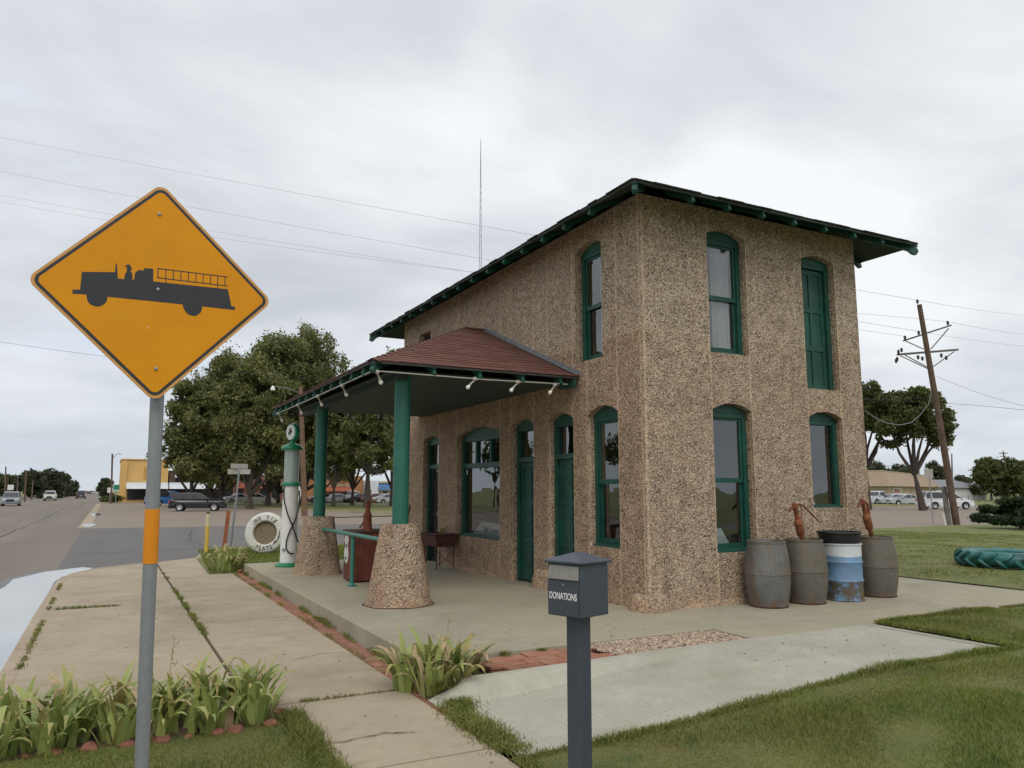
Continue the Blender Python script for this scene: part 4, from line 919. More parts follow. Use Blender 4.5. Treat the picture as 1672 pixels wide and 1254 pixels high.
for c_, lab in ((C1, 'green round column on the nearer pebble base'), (C2, 'green round column on the farther pebble base')):
    part('column', MB().lathe([(.118, 1.09), (.118, 3.30)], (c_[0], c_[1], 0), 24), 'green_col', st, lab)
part('wire_ring', MB().tube([(C1[0]+(.50+.012*sin(9*a))*cos(a), C1[1]+(.50+.012*sin(7*a))*sin(a), .007) for a in np.linspace(0, 2*pi, 60)], .006, 6, False), 'rust_dark', st)

# ------------------------------------------------------------------ things on the porch
rl = thing('pipe_railing', (-2.72, 4.6, 0), 'green pipe railing between the two pebble column bases', 'railing')
part('rail', MB().tube([(-2.74, 2.55, .86), (-2.76, 6.6, .86)], .036, 12), 'rail', rl)
part('post', MB().tube([(-2.745, 4.55, .0), (-2.745, 4.55, .83)], .034, 12).lathe([(.085, 0), (.085, .012), (.05, .02), (.036, .05)], (-2.745, 4.55, 0), 14), 'rail', rl)
# rusty oil cabinet with lever pump
oc = thing('oil_cabinet', (-2.45, 5.35, 0), 'rust red metal oil cabinet with a hand pump on top behind the railing', 'cabinet')
part('cabinet', MB().box((-2.62, 4.98, .02), (-1.92, 5.55, .86)), rust('cabinet_rust', (.14, .036, .022), (.055, .02, .015), 4), oc, bevel=.012)
part('lid', MB().box((-2.65, 4.95, .86), (-1.89, 5.58, .90)), 'rust_dark', oc, bevel=.008)
pw = MB(); pw.prism([(5.02+.35+.14*s_*w_, .50+z_) for s_, w_, z_ in ((-1, .55, .30), (-1, .9, .22), (-1, .55, .13), (-1, 1.0, -.02), (-1, .75, -.14), (0, .3, -.2), (1, .75, -.14), (1, 1.0, -.02), (1, .55, .13), (1, .9, .22), (1, .55, .30))], -.008, 0, lambda u, z, d: (-2.62+d, u, z)); part('white_plate', pw, 'white', oc, 'white lobed plate on the street side of the cabinet')
part('plate_mark', MB().prism([(5.33, .62), (5.37, .66), (5.41, .63), (5.39, .57)], -.012, -.009, lambda u, z, d: (-2.62+d, u, z)).prism([(5.33, .40), (5.37, .44), (5.42, .41), (5.39, .35)], -.012, -.009, lambda u, z, d: (-2.62+d, u, z)), 'ink', oc)
part('hand_pump', MB().lathe([(.10, .90), (.085, .94), (.075, 1.12), (.085, 1.15), (.05, 1.22), (.035, 1.36), (.05, 1.40), (.0, 1.44)], (-2.3, 5.2, 0), 14).tube([(-2.3, 5.2, 1.38), (-2.22, 5.15, 1.42), (-2.15, 5.12, 1.39)], [.022, .018, .014], 8).tube([(-2.3, 5.2, 1.15), (-2.38, 5.25, 1.0), (-2.42, 5.28, .93)], .016, 6), 'rust', oc)
# rusty tub on legs
tb = thing('wash_tub', (-.35, 6.55, 0), 'rusty metal trough on thin legs against the wall', 'tub')
part('trough', MB().hexa([(-.50, 6.3, .46), (-.1, 6.3, .46), (-.1, 7.05, .46), (-.50, 7.05, .46)], [(-.55, 6.24, .70), (-.06, 6.24, .70), (-.06, 7.12, .70), (-.55, 7.12, .70)]), 'rust_dark', tb, bevel=.01)
part('rim', MB().box((-.57, 6.22, .70), (-.04, 6.26, .72)).box((-.57, 7.10, .70), (-.04, 7.14, .72)).box((-.57, 6.261, .70), (-.53, 7.099, .72)).box((-.08, 6.261, .70), (-.04, 7.099, .72)), 'rust_dark', tb)
for x, y in ((-.48, 6.31), (-.12, 6.31), (-.48, 7.04), (-.12, 7.04)): part('leg', MB().tube([(x, y, .45), (x*1.02, y, 0)], .011, 6), 'rust_dark', tb)
part('brace', MB().tube([(-.48, 6.31, .38), (-.30, 6.31, .22), (-.12, 6.31, .38)], .007, 5).tube([(-.48, 6.31, .1), (-.30, 6.31, .22), (-.12, 6.31, .1)], .007, 5), 'rust_dark', tb)
for k, (dx, dy, hh) in enumerate(((0, 0, .14), (.1, .12, .10), (-.08, .2, .12))):
    pass
sc = thing('succulent', (-.32, 6.42, .71), 'small grey green plant sprouting from the rusty trough', 'plant')
for k in range(9):
    a = k*2.4; part('leaf', MB().tube([(-.32, 6.42, .71), (-.32+.05*cos(a), 6.42+.05*sin(a), .80), (-.32+.09*cos(a), 6.42+.09*sin(a), .84+.01*(k % 3))], [.006, .012, .002], 5), M['leaf'], sc)
# iron wheel leaning behind near base
wh = thing('old_cartwheel', (-2.25, 3.0, 0), 'dark rusty iron wheel leaning behind the near column base', 'wheel')
c0 = Vector((-2.33, 3.05, .50)); ax_ = Vector((.5, -.86, 0)); uu = Vector((.86, .5, 0)).normalized(); vv = Vector((.10, -.16, .98)).normalized()
part('rim', MB().tube([c0+uu*.48*cos(a)+vv*.48*sin(a) for a in np.linspace(0, 2*pi, 41)], .022, 8, False), 'rust_dark', wh)
for k in range(6): a = k*pi/3; part('spoke', MB().tube([c0+(uu*cos(a)+vv*sin(a))*.05, c0+(uu*cos(a)+vv*sin(a))*.47], .012, 6), 'rust_dark', wh)
part('hub', MB().lathe([(.06, -.05), (.06, .05)], n=12, T=lambda x, y, z: tuple(c0+uu*x+vv*y+uu.cross(vv)*z)), 'rust_dark', wh)
# lever rod standing behind near column
single('iron_rod', MB().tube([(-1.25, 6.05, .0), (-1.24, 6.0, 1.1), (-1.2, 5.98, 1.32)], [.02, .02, .016], 8).tube([(-1.24, 6, 1.05), (-1.38, 5.9, 1.12), (-1.44, 5.86, 1.28)], .016, 6).lathe([(.16, 0), (.14, .03), (.03, .06)], (-1.25, 6.05, 0), 12), 'rust_dark', (-1.25, 6.05, 0), 'dark iron stand with a hooked lever behind the near column', 'stand')
# ------------------------------------------------------------------ gas pump
px_, py_ = -3.0, 8.52
gp_ = thing('gas_pump', (px_, py_, 0), 'white antique visible gas pump with green trim and round globe', 'gas pump')
def lt(prof, name, mat, n=28, **k): return part(name, MB().lathe(prof, (px_, py_, 0), n), mat, gp_, **k)
lt([(.27, 0), (.27, .03), (.24, .06), (.20, .085)], 'base', simple('pump_green', (.012, .19, .08), .35, .06, 9))
lt([(.175, .08), (.17, .5), (.165, 1.2), (.16, 1.70)], 'body', 'white')
lt([(.19, 1.70), (.20, 1.72), (.20, 1.76), (.185, 1.78)], 'collar', 'street_green')
lt([(.155, 1.78), (.155, 2.47)], 'glass_cylinder', 'jar', cap=None) if False else part('glass_cylinder', MB().lathe([(.158, 1.78), (.158, 2.47)], (px_, py_, 0), 28, cap=False), 'jar', gp_)
part('gauge_tube', MB().tube([(px_, py_, 1.78), (px_, py_, 2.46)], .055, 12), simple('teal_tube', (.20, .42, .38), .4, .05, 9), gp_)
for k in range(6): a = k*pi/3+.3; part('rod', MB().tube([(px_+.125*cos(a), py_+.125*sin(a), 1.78), (px_+.125*cos(a), py_+.125*sin(a), 2.47)], .009, 6), 'ceramic', gp_)
pgm = simple('pump_cap_green', (.012, .20, .08), .3, .05, 9)
part('cap', MB().lathe([(.17, 2.47), (.225, 2.475), (.235, 2.51), (.21, 2.56), (.14, 2.60), (.06, 2.62), (.045, 2.66)], (px_, py_, 0), 28), pgm, gp_)
gq = Vector((-.93, -.36, 0)).normalized(); gs = Vector((-gq.y, gq.x, 0)); gc = Vector((px_, py_, 2.86))
GT = lambda x, y, z: tuple(gc + gs*x + Vector((0, 0, 1))*y + gq*z)
part('globe', MB().lathe([(.15, -.065), (.19, -.05), (.205, 0), (.19, .05), (.165, .065)], n=30, T=GT), simple('globe_rim_green', (.03, .26, .14), .35, .05, 9), gp_)
gf = part('globe_face', MB().lathe([(.0, .072), (.12, .071), (.165, .066)], n=30, T=GT, cap=False), 'white', gp_)
part('emblem', MB().prism([(-.08, -.02), (-.03, .05), (-.06, .09), (.0, .07), (.06, .10), (.04, .04), (.09, .0), (.03, -.01), (.02, -.08), (-.02, -.02), (-.06, -.07)], .073, .076, lambda u, v, d: GT(u, v, d)), 'ink', gf)
part('hose', MB().tube(smooth_path([(px_-.165, py_-.06, 1.66), (px_-.16, py_-.13, 1.40), (px_-.09, py_-.19, 1.12), (px_+.02, py_-.205, .86), (px_+.10, py_-.195, .66), (px_+.17, py_-.13, .5)]), .0145, 8), 'black', gp_)
part('hose', MB().tube(smooth_path([(px_+.18, py_+.0, 1.6), (px_+.175, py_-.09, 1.35), (px_+.09, py_-.185, 1.02), (px_-.02, py_-.205, .78), (px_-.09, py_-.195, .55), (px_-.085, py_-.195, .38), (px_-.01, py_-.21, .29), (px_+.07, py_-.20, .28)]), .0145, 8), 'black', gp_)
part('bracket', MB().tube([(px_+.15, py_, 1.55), (px_+.20, py_-.01, 1.55)], .03, 8).tube([(px_-.14, py_-.05, 1.68), (px_-.18, py_-.07, 1.66)], .03, 8).tube([(px_-.12, py_-.12, .36), (px_-.14, py_-.15, .36)], .035, 10), 'grey_metal', gp_)
# ------------------------------------------------------------------ tyre sign
tq = spot(437, 22.3, -.19); tcn = tq + Vector((0, 0, .585)); tdir = (CAM - tcn); tdir.z = 0; tdir = (tdir.normalized() + Vector((-.25, 0, .12))).normalized(); tsd = Vector((-tdir.y, tdir.x, 0)).normalized(); tup = tdir.cross(tsd).normalized()
if tup.z < 0: tup = -tup
TT = lambda x, y, z: tuple(tcn + tsd*x + tup*y + tdir*z)
ts = thing('tyre_sign', tq, 'white painted tyre lettered WE FIX FLATS standing on the grass verge', 'tyre')
prof = []
for a in np.linspace(-pi*.5, pi*.5, 9): prof.append((.49+.095*cos(a), .12*sin(a)))
prof = [(.33, -.10), (.36, -.125)] + prof + [(.36, .125), (.33, .10), (.325, .06), (.325, -.06), (.33, -.10)]
def whitetyre():
    s = NT('white_tyre_paint'); v = s.pos(); c = s.mix(s.rng(s.noise(7, 6, .7, v), .56, .66), (.60, .59, .53), (.14, .12, .10)); return s.fin(c, .6, s.bump(s.noise(50, 4, .6), .3, .005))
part('tyre_wall', MB().lathe(prof, n=40, T=TT, cap=False), whitetyre(), ts)
part('cover_plate', MB().lathe([(0, .0), (.2, .005), (.335, .0)], n=32, T=TT, cap=False), simple('mesh_infill', (.20, .155, .10), .9, .25, 12, .3, 40), ts)
def arctext(txt, rad, a0, step, flip):
    for i, ch_ in enumerate(txt):
        if ch_ == ' ': continue
        me = text_mesh(ch_, .155, .002, .9, .002); a = a0 - step*i if not flip else a0 + step*i
        pos = Vector(TT(rad*cos(a), rad*sin(a), .127)); rr = a - pi/2 if not flip else a + pi/2
        xx = (tsd*cos(rr) + tup*sin(rr)); yy = (-tsd*sin(rr) + tup*cos(rr)); R_ = Matrix((xx, yy, tdir)).transposed().to_4x4(); me.transform(R_)
        o = put('letter', me, 'ink', ts, pos - tq)
sgn = 1 if tsd.cross(tup).dot(tdir) > 0 else -1
if sgn < 0: tsd = -tsd
arctext('WE FIX', .425, radians(128), radians(15.5), False)
arctext('FLATS', .445, radians(-116), radians(13), True)
part('black_smear', MB().prism([(.40, .10), (.42, .0), (.42, -.12), (.36, -.24), (.27, -.33), (.24, -.35), (.30, -.25), (.36, -.2), (.385, -.1), (.395, 0)], .126, .129, TT), 'ink', ts)
# ------------------------------------------------------------------ warning sign
sg = thing('warning_sign', (-6.28, -4.37, -.2), 'yellow diamond fire engine warning sign on a grey post with orange sleeve', 'sign')
SC = Vector((-6.362, -4.559, 2.566)); Ms = (Matrix.Rotation(.0566, 3, 'Z') @ Matrix.Rotation(-.0025, 3, 'X') @ Matrix.Rotation(-.0271, 3, 'Y'))
ST = lambda u, w, d: tuple(SC + Ms @ Vector((u, d, w)))
def rdiamond(h, r, n=6):
    pts = []
    for k in range(4):
        a0 = pi/2*k; c_ = Vector((cos(a0), sin(a0)))*(h - r*sqrt(2))
        for i in range(n+1): a = a0 - pi/4 + (pi/2)*i/n; pts.append((c_.x+r*cos(a), c_.y+r*sin(a)))
    return pts
h0 = .539
part('sign_back', MB().prism(rdiamond(h0, .045), .0, .003, ST), 'grey_metal', sg)
part('sign_border', MB().prism(rdiamond(h0-.001, .045), -.0008, -.0001, ST), 'signedge', sg)
part('black_line', MB().prism(rdiamond(h0-.018, .038), -.0016, -.0009, ST), 'signprint', sg)
fc = part('sign_face', MB().prism(rdiamond(h0-.038, .027), -.0024, -.0017, ST), 'signface', sg)
truck = [(-0.3556,-0.0318),(-0.3563,-0.0509),(-0.3,-0.0492),(-0.296,-0.075),(-.289,-.087),(-0.2802,-0.0952),(-.268,-.1),(-0.2558,-0.1015),(-.243,-.099),(-0.2312,-0.0921),(-.221,-.081),(-0.2146,-0.0666),(-0.2137,-0.0506),(0.1112,-0.0552),(.113,-.07),(0.1204,-0.0829),(.128,-.095),(0.1378,-0.1025),(.15,-.107),(0.1633,-0.1084),(.176,-.104),(0.1868,-0.0951),(.195,-.085),(0.199,-0.0707),(0.2004,-0.0565),(0.354,-0.0604),(0.3546,-0.0432),(0.3367,-0.0421),(0.3187,0.0428),(-0.023,0.0442),(-0.025,0.1062),(-0.0638,0.105),(-0.0651,0.0939),(-0.0898,0.0909),(-0.1028,0.0757),(-0.1063,0.0409),(-0.1127,0.0428),(-0.1137,0.0698),(-0.122,0.0823),(-0.1162,0.0966),(-0.1263,0.1134),(-0.1343,0.1151),(-0.1457,0.1055),(-.153,.104),(-0.1385,0.1011),(-0.1378,0.0804),(-0.1465,0.0613),(-0.1473,0.0406),(-0.1739,0.041),(-0.1764,0.0667),(-0.1812,0.1118),(-0.1858,0.1112),(-0.1874,0.0698),(-0.3222,0.055),(-0.3261,-0.0294)]
tk = MB(); tk.prism(truck, -.0032, -.0025, ST)
for a, b, w_ in (((-.0072, .1103), (.3173, .1058), .0022), ((-.0074, .0644), (.3184, .059), .0022), ((.0328, .0645), (.0333, .0440), .0018), ((.2688, .0591), (.2692, .0421), .0018)):
    a = Vector(a); b = Vector(b); n_ = Vector((-(b-a).y, (b-a).x)).normalized()*w_; tk.prism([a+n_, a-n_, b-n_, b+n_], -.0033, -.0025, ST)
for i in range(10):
    t = (i+.1)/9.4; xa = -.0066+.32*t*1.0; tk.prism([(xa-.0018, .110-.0045*t), (xa+.0018, .110-.0045*t), (xa+.0018, .0640-.005*t), (xa-.0018, .0640-.005*t)], -.0034, -.0025, ST)
part('fire_engine_print', tk, 'signprint', fc, 'black silhouette of an old fire engine with a ladder')
for u, w_ in ((-.006, .381), (-.0007, .0066), (.0019, -.378)): part('bolt', MB().lathe([(.0085, 0), (.008, .004), (.0045, .006)], n=10, T=lambda x, y, z, u=u, w_=w_: ST(u+x, w_+y, -.0036-z)), 'grey_metal', sg)
pb_ = Vector((-6.285, -4.385, -.2)); pt_ = Vector((-6.352, -4.505, 2.98)); 
def pp_(z): t = (z-pb_.z)/(pt_.z-pb_.z); return pb_+(pt_-pb_)*t
part('post', MB().tube([pp_(-.25), pp_(1.0), pp_(2.0), pp_(2.95)], .0315, 20), 'grey_metal', sg)
part('sleeve', MB().tube([pp_(1.275), pp_(1.53)], .0335, 20), 'orange', sg)
# ------------------------------------------------------------------ donation box
dl = Vector((-4.19, -4.86, -.16)); db = thing('donation_box', dl, 'slate grey metal box marked DONATIONS on a square post by the ramp', 'donation box')
db2 = put('holder', None, None, db, (0, 0, 0)) if False else None
ya = radians(-17)      # turned: front faces the street corner
DR = Matrix.Rotation(radians(-15.5)+YAW*-1+radians(-29), 3, 'Z')
DT = lambda x, y, z: tuple(dl + DR @ Vector((x, y, z)))
bz0, bz1 = 1.105, 1.385; hw = .118
m = MB(); m.box((-.047, -.047, -.1), (.047, .047, bz0-.002), DT); part('post', m, 'box', db, bevel=.004)
m = MB(); m.box((-hw, -hw, bz0), (hw, hw, bz1), DT); bx = part('box', m, 'box', db, bevel=.006)
rf = MB(); o1 = hw+.017; rf.add([DT(*p) for p in ((-o1, -o1, bz1), (o1, -o1, bz1), (o1, o1, bz1), (-o1, o1, bz1), (-o1, -o1, bz1+.012), (o1, -o1, bz1+.012), (o1, o1, bz1+.012), (-o1, o1, bz1+.012), (0, -.03, bz1+.055), (0, .03, bz1+.055))],
    [(0, 1, 2, 3), (0, 1, 5, 4), (1, 2, 6, 5), (2, 3, 7, 6), (3, 0, 4, 7), (4, 5, 8), (5, 6, 9, 8), (6, 7, 9), (7, 4, 8, 9)]); part('lid', rf, 'box', db, bevel=.003)
m = MB(); m.hexa([DT(-hw+.004, -hw-.014, bz1-.085), DT(hw-.012, -hw-.014, bz1-.085), DT(hw-.012, -hw, bz1-.085), DT(-hw+.004, -hw, bz1-.085)], [DT(-hw+.016, -hw-.004, bz1-.012), DT(hw-.012, -hw-.004, bz1-.012), DT(hw-.012, -hw, bz1-.012), DT(-hw+.016, -hw, bz1-.012)]); part('mail_flap', m, 'boxgrey', db, bevel=.002)
m = MB(); m.box((-hw+.006, -hw-.005, bz0+.006), (hw-.014, -hw-.001, bz1-.092), DT); dd = part('door', m, 'box', db, bevel=.0015)
part('lock', MB().lathe([(.0095, 0), (.009, .004), (.004, .006)], n=14, T=lambda x, y, z: DT(x-.0, -hw-.005-z, bz1-.115+y)), 'flash', dd)
me = text_mesh('DONATIONS', .050, .0006, .66, .0009); me.transform(DR.to_4x4() @ Matrix.Rotation(pi/2, 4, 'X')); 
o = put('lettering', me, 'bill', dd, Vector(DT(-.004, -hw-.0058, bz0+.105)) - wloc(dd)); o['label'] = 'white capital letters DONATIONS'
# ------------------------------------------------------------------ barrels
def barrel(x, y, mat, lab, r0=.255, rm=.31, h=.90, bulge=True):
    b = thing('steel_barrel', (x, y, 0), lab, 'barrel', 'old barrels against the end wall')
    pr = [(r0+(rm-r0)*(1-(2*t-1)**2), .015+(h-.03)*t) for t in np.linspace(0, 1, 17)]
    pr.insert(9, (rm+.008, h/2)); pr = [(r0-.02, 0), (r0+.004, .004)] + pr + [(r0+.004, h-.008), (r0-.004, h), (r0-.02, h-.02), (r0-.03, h-.10), (r0-.03, .30), (0, .3)]
    part('body', MB().lathe(pr, (x, y, 0), 36, cap=False), mat, b)
    part('hoop', MB().lathe([(r0, .0), (r0+.012, .008), (r0+.012, .022), (r0+.006, .026)], (x, y, 0), 36, cap=False), 'rust_dark', b)
    part('rim', MB().lathe([(r0+.0, h-.03), (r0+.010, h-.026), (r0+.010, h+.004), (r0-.012, h+.006), (r0-.014, h-.02)], (x, y, 0), 36, cap=False), mat, b)
    return b
barrel(1.82, -.37, 'barrel_grey', 'grey bulging barrel under the left edge of the wall, nearest the sash window')
barrel(2.57, -.37, 'barrel_brown', 'brownish grey bulging barrel second from the left, beside the blue drum')
barrel(4.12, -.37, 'barrel_brown', 'brownish grey bulging barrel at the right end by the wall corner')
dr = thing('oil_drum', (3.31, -.42, 0), 'blue and white ribbed oil drum with rust between two barrels', 'drum')
pr = [(.27, 0), (.28, .012), (.28, .022), (.268, .03)]
for zc_ in (.29, .56): pr += [(.268, zc_-.03), (.284, zc_), (.268, zc_+.03)]
pr += [(.268, .80), (.28, .81), (.28, .83), (.26, .83), (.26, .80), (0, .80)]
part('body', MB().lathe(pr, (3.31, -.42, 0), 36, cap=False), 'drum', dr)
single('black_basin', MB().lathe([(.265, .832), (.285, .90), (.295, .965), (.312, .97), (.316, .985), (.308, 1.0), (.285, 1.0), (.26, .88), (0, .86)], (3.29, -.40, 0), 32, cap=False), 'black', (3.29, -.40, .835), 'black plastic basin set on top of the blue drum', 'basin')
def handpump(x, y, z, ang, lab, arm=True):
    t = thing('hand_pump', (x, y, z), lab, 'pump'); R_ = Matrix.Rotation(ang, 3, 'Y'); f = lambda a, b, c: tuple(Vector((x, y, z)) + R_ @ Vector((a, b, c)))
    part('cylinder', MB().lathe([(.03, -.25), (.035, 0), (.055, .03), (.06, .18), (.065, .2), (.05, .24), (.038, .26)], n=16, T=f), 'rust_bright', t)
    part('neck', MB().lathe([(.036, .26), (.03, .40), (.042, .42), (.038, .48), (.015, .51)], n=14, T=f), 'rust', t)
    part('spout', MB().tube([f(-.02, 0, .44), f(-.09, 0, .45), f(-.13, 0, .41)], [.024, .02, .018], 8), 'rust', t)
    if arm:
        part('handle', MB().tube([f(.0, 0, .47), f(.10, .0, .46), f(.17, 0, .42), f(.32, 0, .24), f(.42, 0, .10)], [.014, .016, .015, .012, .010], 8), 'rust', t)
        part('link', MB().tube([f(.10, 0, .46), f(.13, 0, .36), f(.06, 0, .24)], .009, 6), 'rust', t)
    else:
        part('handle', MB().tube([f(.07, 0, .22), f(.10, 0, .38), f(.04, .0, .47)], [.02, .02, .014], 8), 'rust', t)
handpump(2.52, -.38, .94, -.24, 'rusty hand pump with a long bent handle rising from the second barrel')
handpump(3.99, -.40, 1.0, -.30, 'compact rusty hand pump leaning over the right hand barrels', False)
# ------------------------------------------------------------------ iris plants
def leafmesh(L_, w0, bend, n=8, twist=0.0):
    V = []; F = []; tone = []; x = z = 0; ang = .05
    for i in range(n+1):
        t = i/n; w_ = w0*(1-.15*t)*(1 if t < .6 else max(.04, 1-((t-.6)/.4)**1.6))
        tw = twist*t; V += [(x, -w_, z+.0), (x-.22*w_, 0, z), (x, w_, z)]; tone += [t]*3
        ang += bend*(t**1.5)*2.2/n; x += sin(ang)*L_/n; z += cos(ang)*L_/n
    for i in range(n):
        for k in (0, 1): F.append((3*i+k, 3*i+1+k, 3*i+4+k, 3*i+3+k))
    me = rawmesh('leaf', np.array(V), np.array(F), 'leaf', np.array(tone)); me.polygons.foreach_set('use_smooth', np.ones(len(F), bool)); return me
LM = [leafmesh(.38, .028, .2), leafmesh(.42, .030, .8), leafmesh(.44, .031, 1.7), leafmesh(.48, .029, 2.4), leafmesh(.30, .027, .5), leafmesh(.47, .027, 1.2), leafmesh(.40, .032, 2.2), leafmesh(.46, .028, 3.2), leafmesh(.24, .024, 1.0)]
LD = []
for me in (LM[3], LM[6]): q_ = me.copy(); q_.materials[0] = M['dryleaf']; LD.append(q_)
def iris(x, y, z, n, label, sc_=1.0, dry=0.12, spread=.10, group='iris clumps in the bed by the warning sign', thin=1.0):
    t = thing('iris_plant', (x, y, z), label, 'plant', group)
    for k in range(n):
        a = random.uniform(0, 2*pi); r_ = spread*sqrt(random.random()); me = random.choice(LD) if random.random() < dry else random.choice(LM)
        h_ = sc_*random.uniform(.6, 1.2)
        put('leaf', me, None, t, (r_*cos(a), r_*sin(a), -.01), (random.uniform(-.15, .15), random.uniform(-.02, .42), a+random.uniform(-.9, .9)), (h_, h_*thin, h_))
    return t
bedz = -.195
mb = MB(); mb.add([(-9.5, -2.15, -.186), (-5.2, -2.1, -.186), (-5.15, -1.4, -.186), (-9.5, -1.4, -.186)], [(0, 1, 2, 3)]); struct('iris_bed', mb, 'soil')
ORD = ['first', 'second', 'third', 'fourth', 'fifth', 'sixth', 'seventh', 'eighth', 'ninth', 'tenth', 'eleventh', 'twelfth', 'thirteenth', 'fourteenth', 'fifteenth', 'sixteenth']
for c_ in range(10):
    for row, yy in (('front', -2.0), ('middle', -1.75), ('back', -1.50)):
        x = -5.36 - c_*.25 + random.uniform(-.06, .06); y = yy + random.uniform(-.05, .05)
        iris(x, y, bedz, 23 if x > -7.3 else 12, 'iris clump in the %s row of the sign bed, %s from its right end' % (row, ORD[c_]), .93 if row == 'front' else 1.03, .06, .14)
for i, (x, y, lab) in enumerate([(-3.92, -1.58, 'yellowing iris clump touching the porch slab corner, back left of its group'), (-3.62, -1.50, 'yellowing iris clump by the porch edge, back middle of its group'), (-3.80, -1.82, 'yellowing iris clump at the front of the porch corner group'), (-3.40, -1.62, 'yellowing iris clump nearest the red pavers at the porch corner'), (-3.54, -1.80, 'yellowing iris clump beside the ramp kerb, front right of the porch corner group')]):
    iris(x-.04, y, -.2, 34, lab, 1.2, .22, .11, 'irises at the porch corner', .85)
for i, (x, y, lab) in enumerate([(-4.05, 10.0, 'bright leafy clump at the far sidewalk end, nearest the sidewalk'), (-3.8, 10.4, 'bright leafy clump at the far sidewalk end, between its two neighbours'), (-4.05, 10.8, 'bright leafy clump at the far sidewalk end, farthest back')]):
    iris(x, y, -.19, 36, lab, 1.4, .2, .2, 'leafy clumps by the tyre', .8)
def seedstalk(x, y, z, h, lab):
    m = MB().tube([(x, y, z), (x+.01, y, z+h*.6), (x+.03, y+.01, z+h)], [.004, .0035, .0025], 5)
    for k in range(5):
        t = .62+.09*k; a = k*2.1; p = Vector((x+.015+.02*t, y, z+h*t)); q = p+Vector((.03*cos(a), .03*sin(a), .03)); m.tube([p, q, q+Vector((0, 0, .018))], [.003, .006, .002], 5)
    single('seed_stalk', m, 'dryleaf', (x, y, z), lab, 'plant')
seedstalk(-6.18, -1.52, -.19, .62, 'dry brown seed stalk standing above the iris bed left of the sign post'); seedstalk(-5.98, -1.45, -.19, .60, 'dry brown seed stalk just beside the grey sign post'); seedstalk(-3.55, -1.5, -.18, .66, 'dry seed stalk above the porch corner irises')
# edging stones
ico = bmesh.new(); bmesh.ops.create_icosphere(ico, subdivisions=2, radius=1); iv2 = [v.co.copy() for v in ico.verts]; ico.verts.index_update(); if2 = [tuple(v.index for v in f.verts) for f in ico.faces]; ico.free()
def rock(x, y, z, s_, lab, grp, mat='redrock'):
    m = MB(); o_ = Vector((x*7, y*5, z)); sx, sy, sz = s_*random.uniform(.9, 1.5), s_*random.uniform(.7, 1.1), s_*random.uniform(.6, 1.0); a = random.uniform(0, 3); V = []
    for v in iv2:
        k = 1+.45*noise.noise(v*1.4+o_)+.15*noise.noise(v*4+o_); p = Vector((v.x*sx*k, v.y*sy*k, max(v.z, -.6)*sz*k)); V.append((x+p.x*cos(a)-p.y*sin(a), y+p.x*sin(a)+p.y*cos(a), z+p.z))
    m.add(V, if2); single('edging_stone', m, mat, (x, y, z), lab, 'stone', grp)
for i in range(12):
    x = -5.30 - i*.20 + random.uniform(-.05, .05); rock(x, -2.13 + .06*(i == 0) + random.uniform(-.05, .05), -.20, random.uniform(.04, .08), 'red sandstone lump edging the iris bed, %s from its right end' % ORD[i], 'red stones edging the iris bed')
rock(-5.17, -1.90, -.17, .075, 'upright red stone around the right end corner of the iris bed', None)
for x, y, lab in ((-3.8, 9.62, 'red stone at the foot of the far leafy clump, touching the sidewalk'), (-3.62, 9.70, 'red stone between the far leafy clump and the porch slab'), (-3.62, -2.08, 'small red stone half hidden at the foot of the porch corner iris')):
    rock(x, y, -.17, .055, lab, None)
# flower stalk and seed heads
# ------------------------------------------------------------------ posts by the corner
p = spot(342, 22.8, -.25); yb = thing('bollard', p, 'yellow steel bollard post with faded cream top by the corner', 'bollard')
part('post', MB().tube([p+Vector((0, 0, -.1)), p+Vector((0, 0, .82))], .055, 12), 'ypost', yb); part('upper_post', MB().tube([p+Vector((0, 0, .82)), p+Vector((0, 0, 1.18))], .056, 12), 'cream', yb); part('cap', MB().lathe([(.06, 0), (.06, .03), (.02, .05)], tuple(p+Vector((0, 0, 1.18))), 12), 'ink', yb)
p = spot(370, 23.4, -.25); q = spot(375, 23.4, .99); o = single('marker_post', MB().tube([p, p+(q-p)*.5, q], .075, 4, smooth=False), simple('rust_red_post', (.30, .10, .045), .8, .15, 6), p, 'flat rust red marker post beside the street name sign', 'post')
p = spot(381, 23.8, -.25); q = spot(389, 23.8, 2.15); ss = thing('street_name_sign', p, 'leaning grey street name sign post with two faded blades', 'sign')
part('post', MB().tube([p, q], .03, 8), 'grey_metal', ss)
a = Vector((cos(YAW), -sin(YAW), 0)); b = Vector((sin(YAW), cos(YAW), 0))
def plank(c, d, l, h, t, name, mat, par): n_ = Vector((-d.y, d.x, 0))*t/2; e = d*l/2; z_ = Vector((0, 0, h/2)); part(name, MB().hexa([c-e-n_-z_, c+e-n_-z_, c+e+n_-z_, c-e+n_-z_], [c-e-n_+z_, c+e-n_+z_, c+e+n_+z_, c-e+n_+z_]), mat, par)
plank(q+Vector((0, 0, .02)), (a*.95+b*.2).normalized(), .66, .15, .012, 'sign_blade', 'blade_grey', ss); plank(q+Vector((0, 0, .19)), (b*.75+a*.5).normalized(), .62, .15, .012, 'sign_blade', 'blade_grey', ss)
part('bracket', MB().lathe([(.03, -.12), (.035, .05), (.02, .12)], tuple(q+Vector((0, 0, .10))), 8), 'grey_metal', ss)
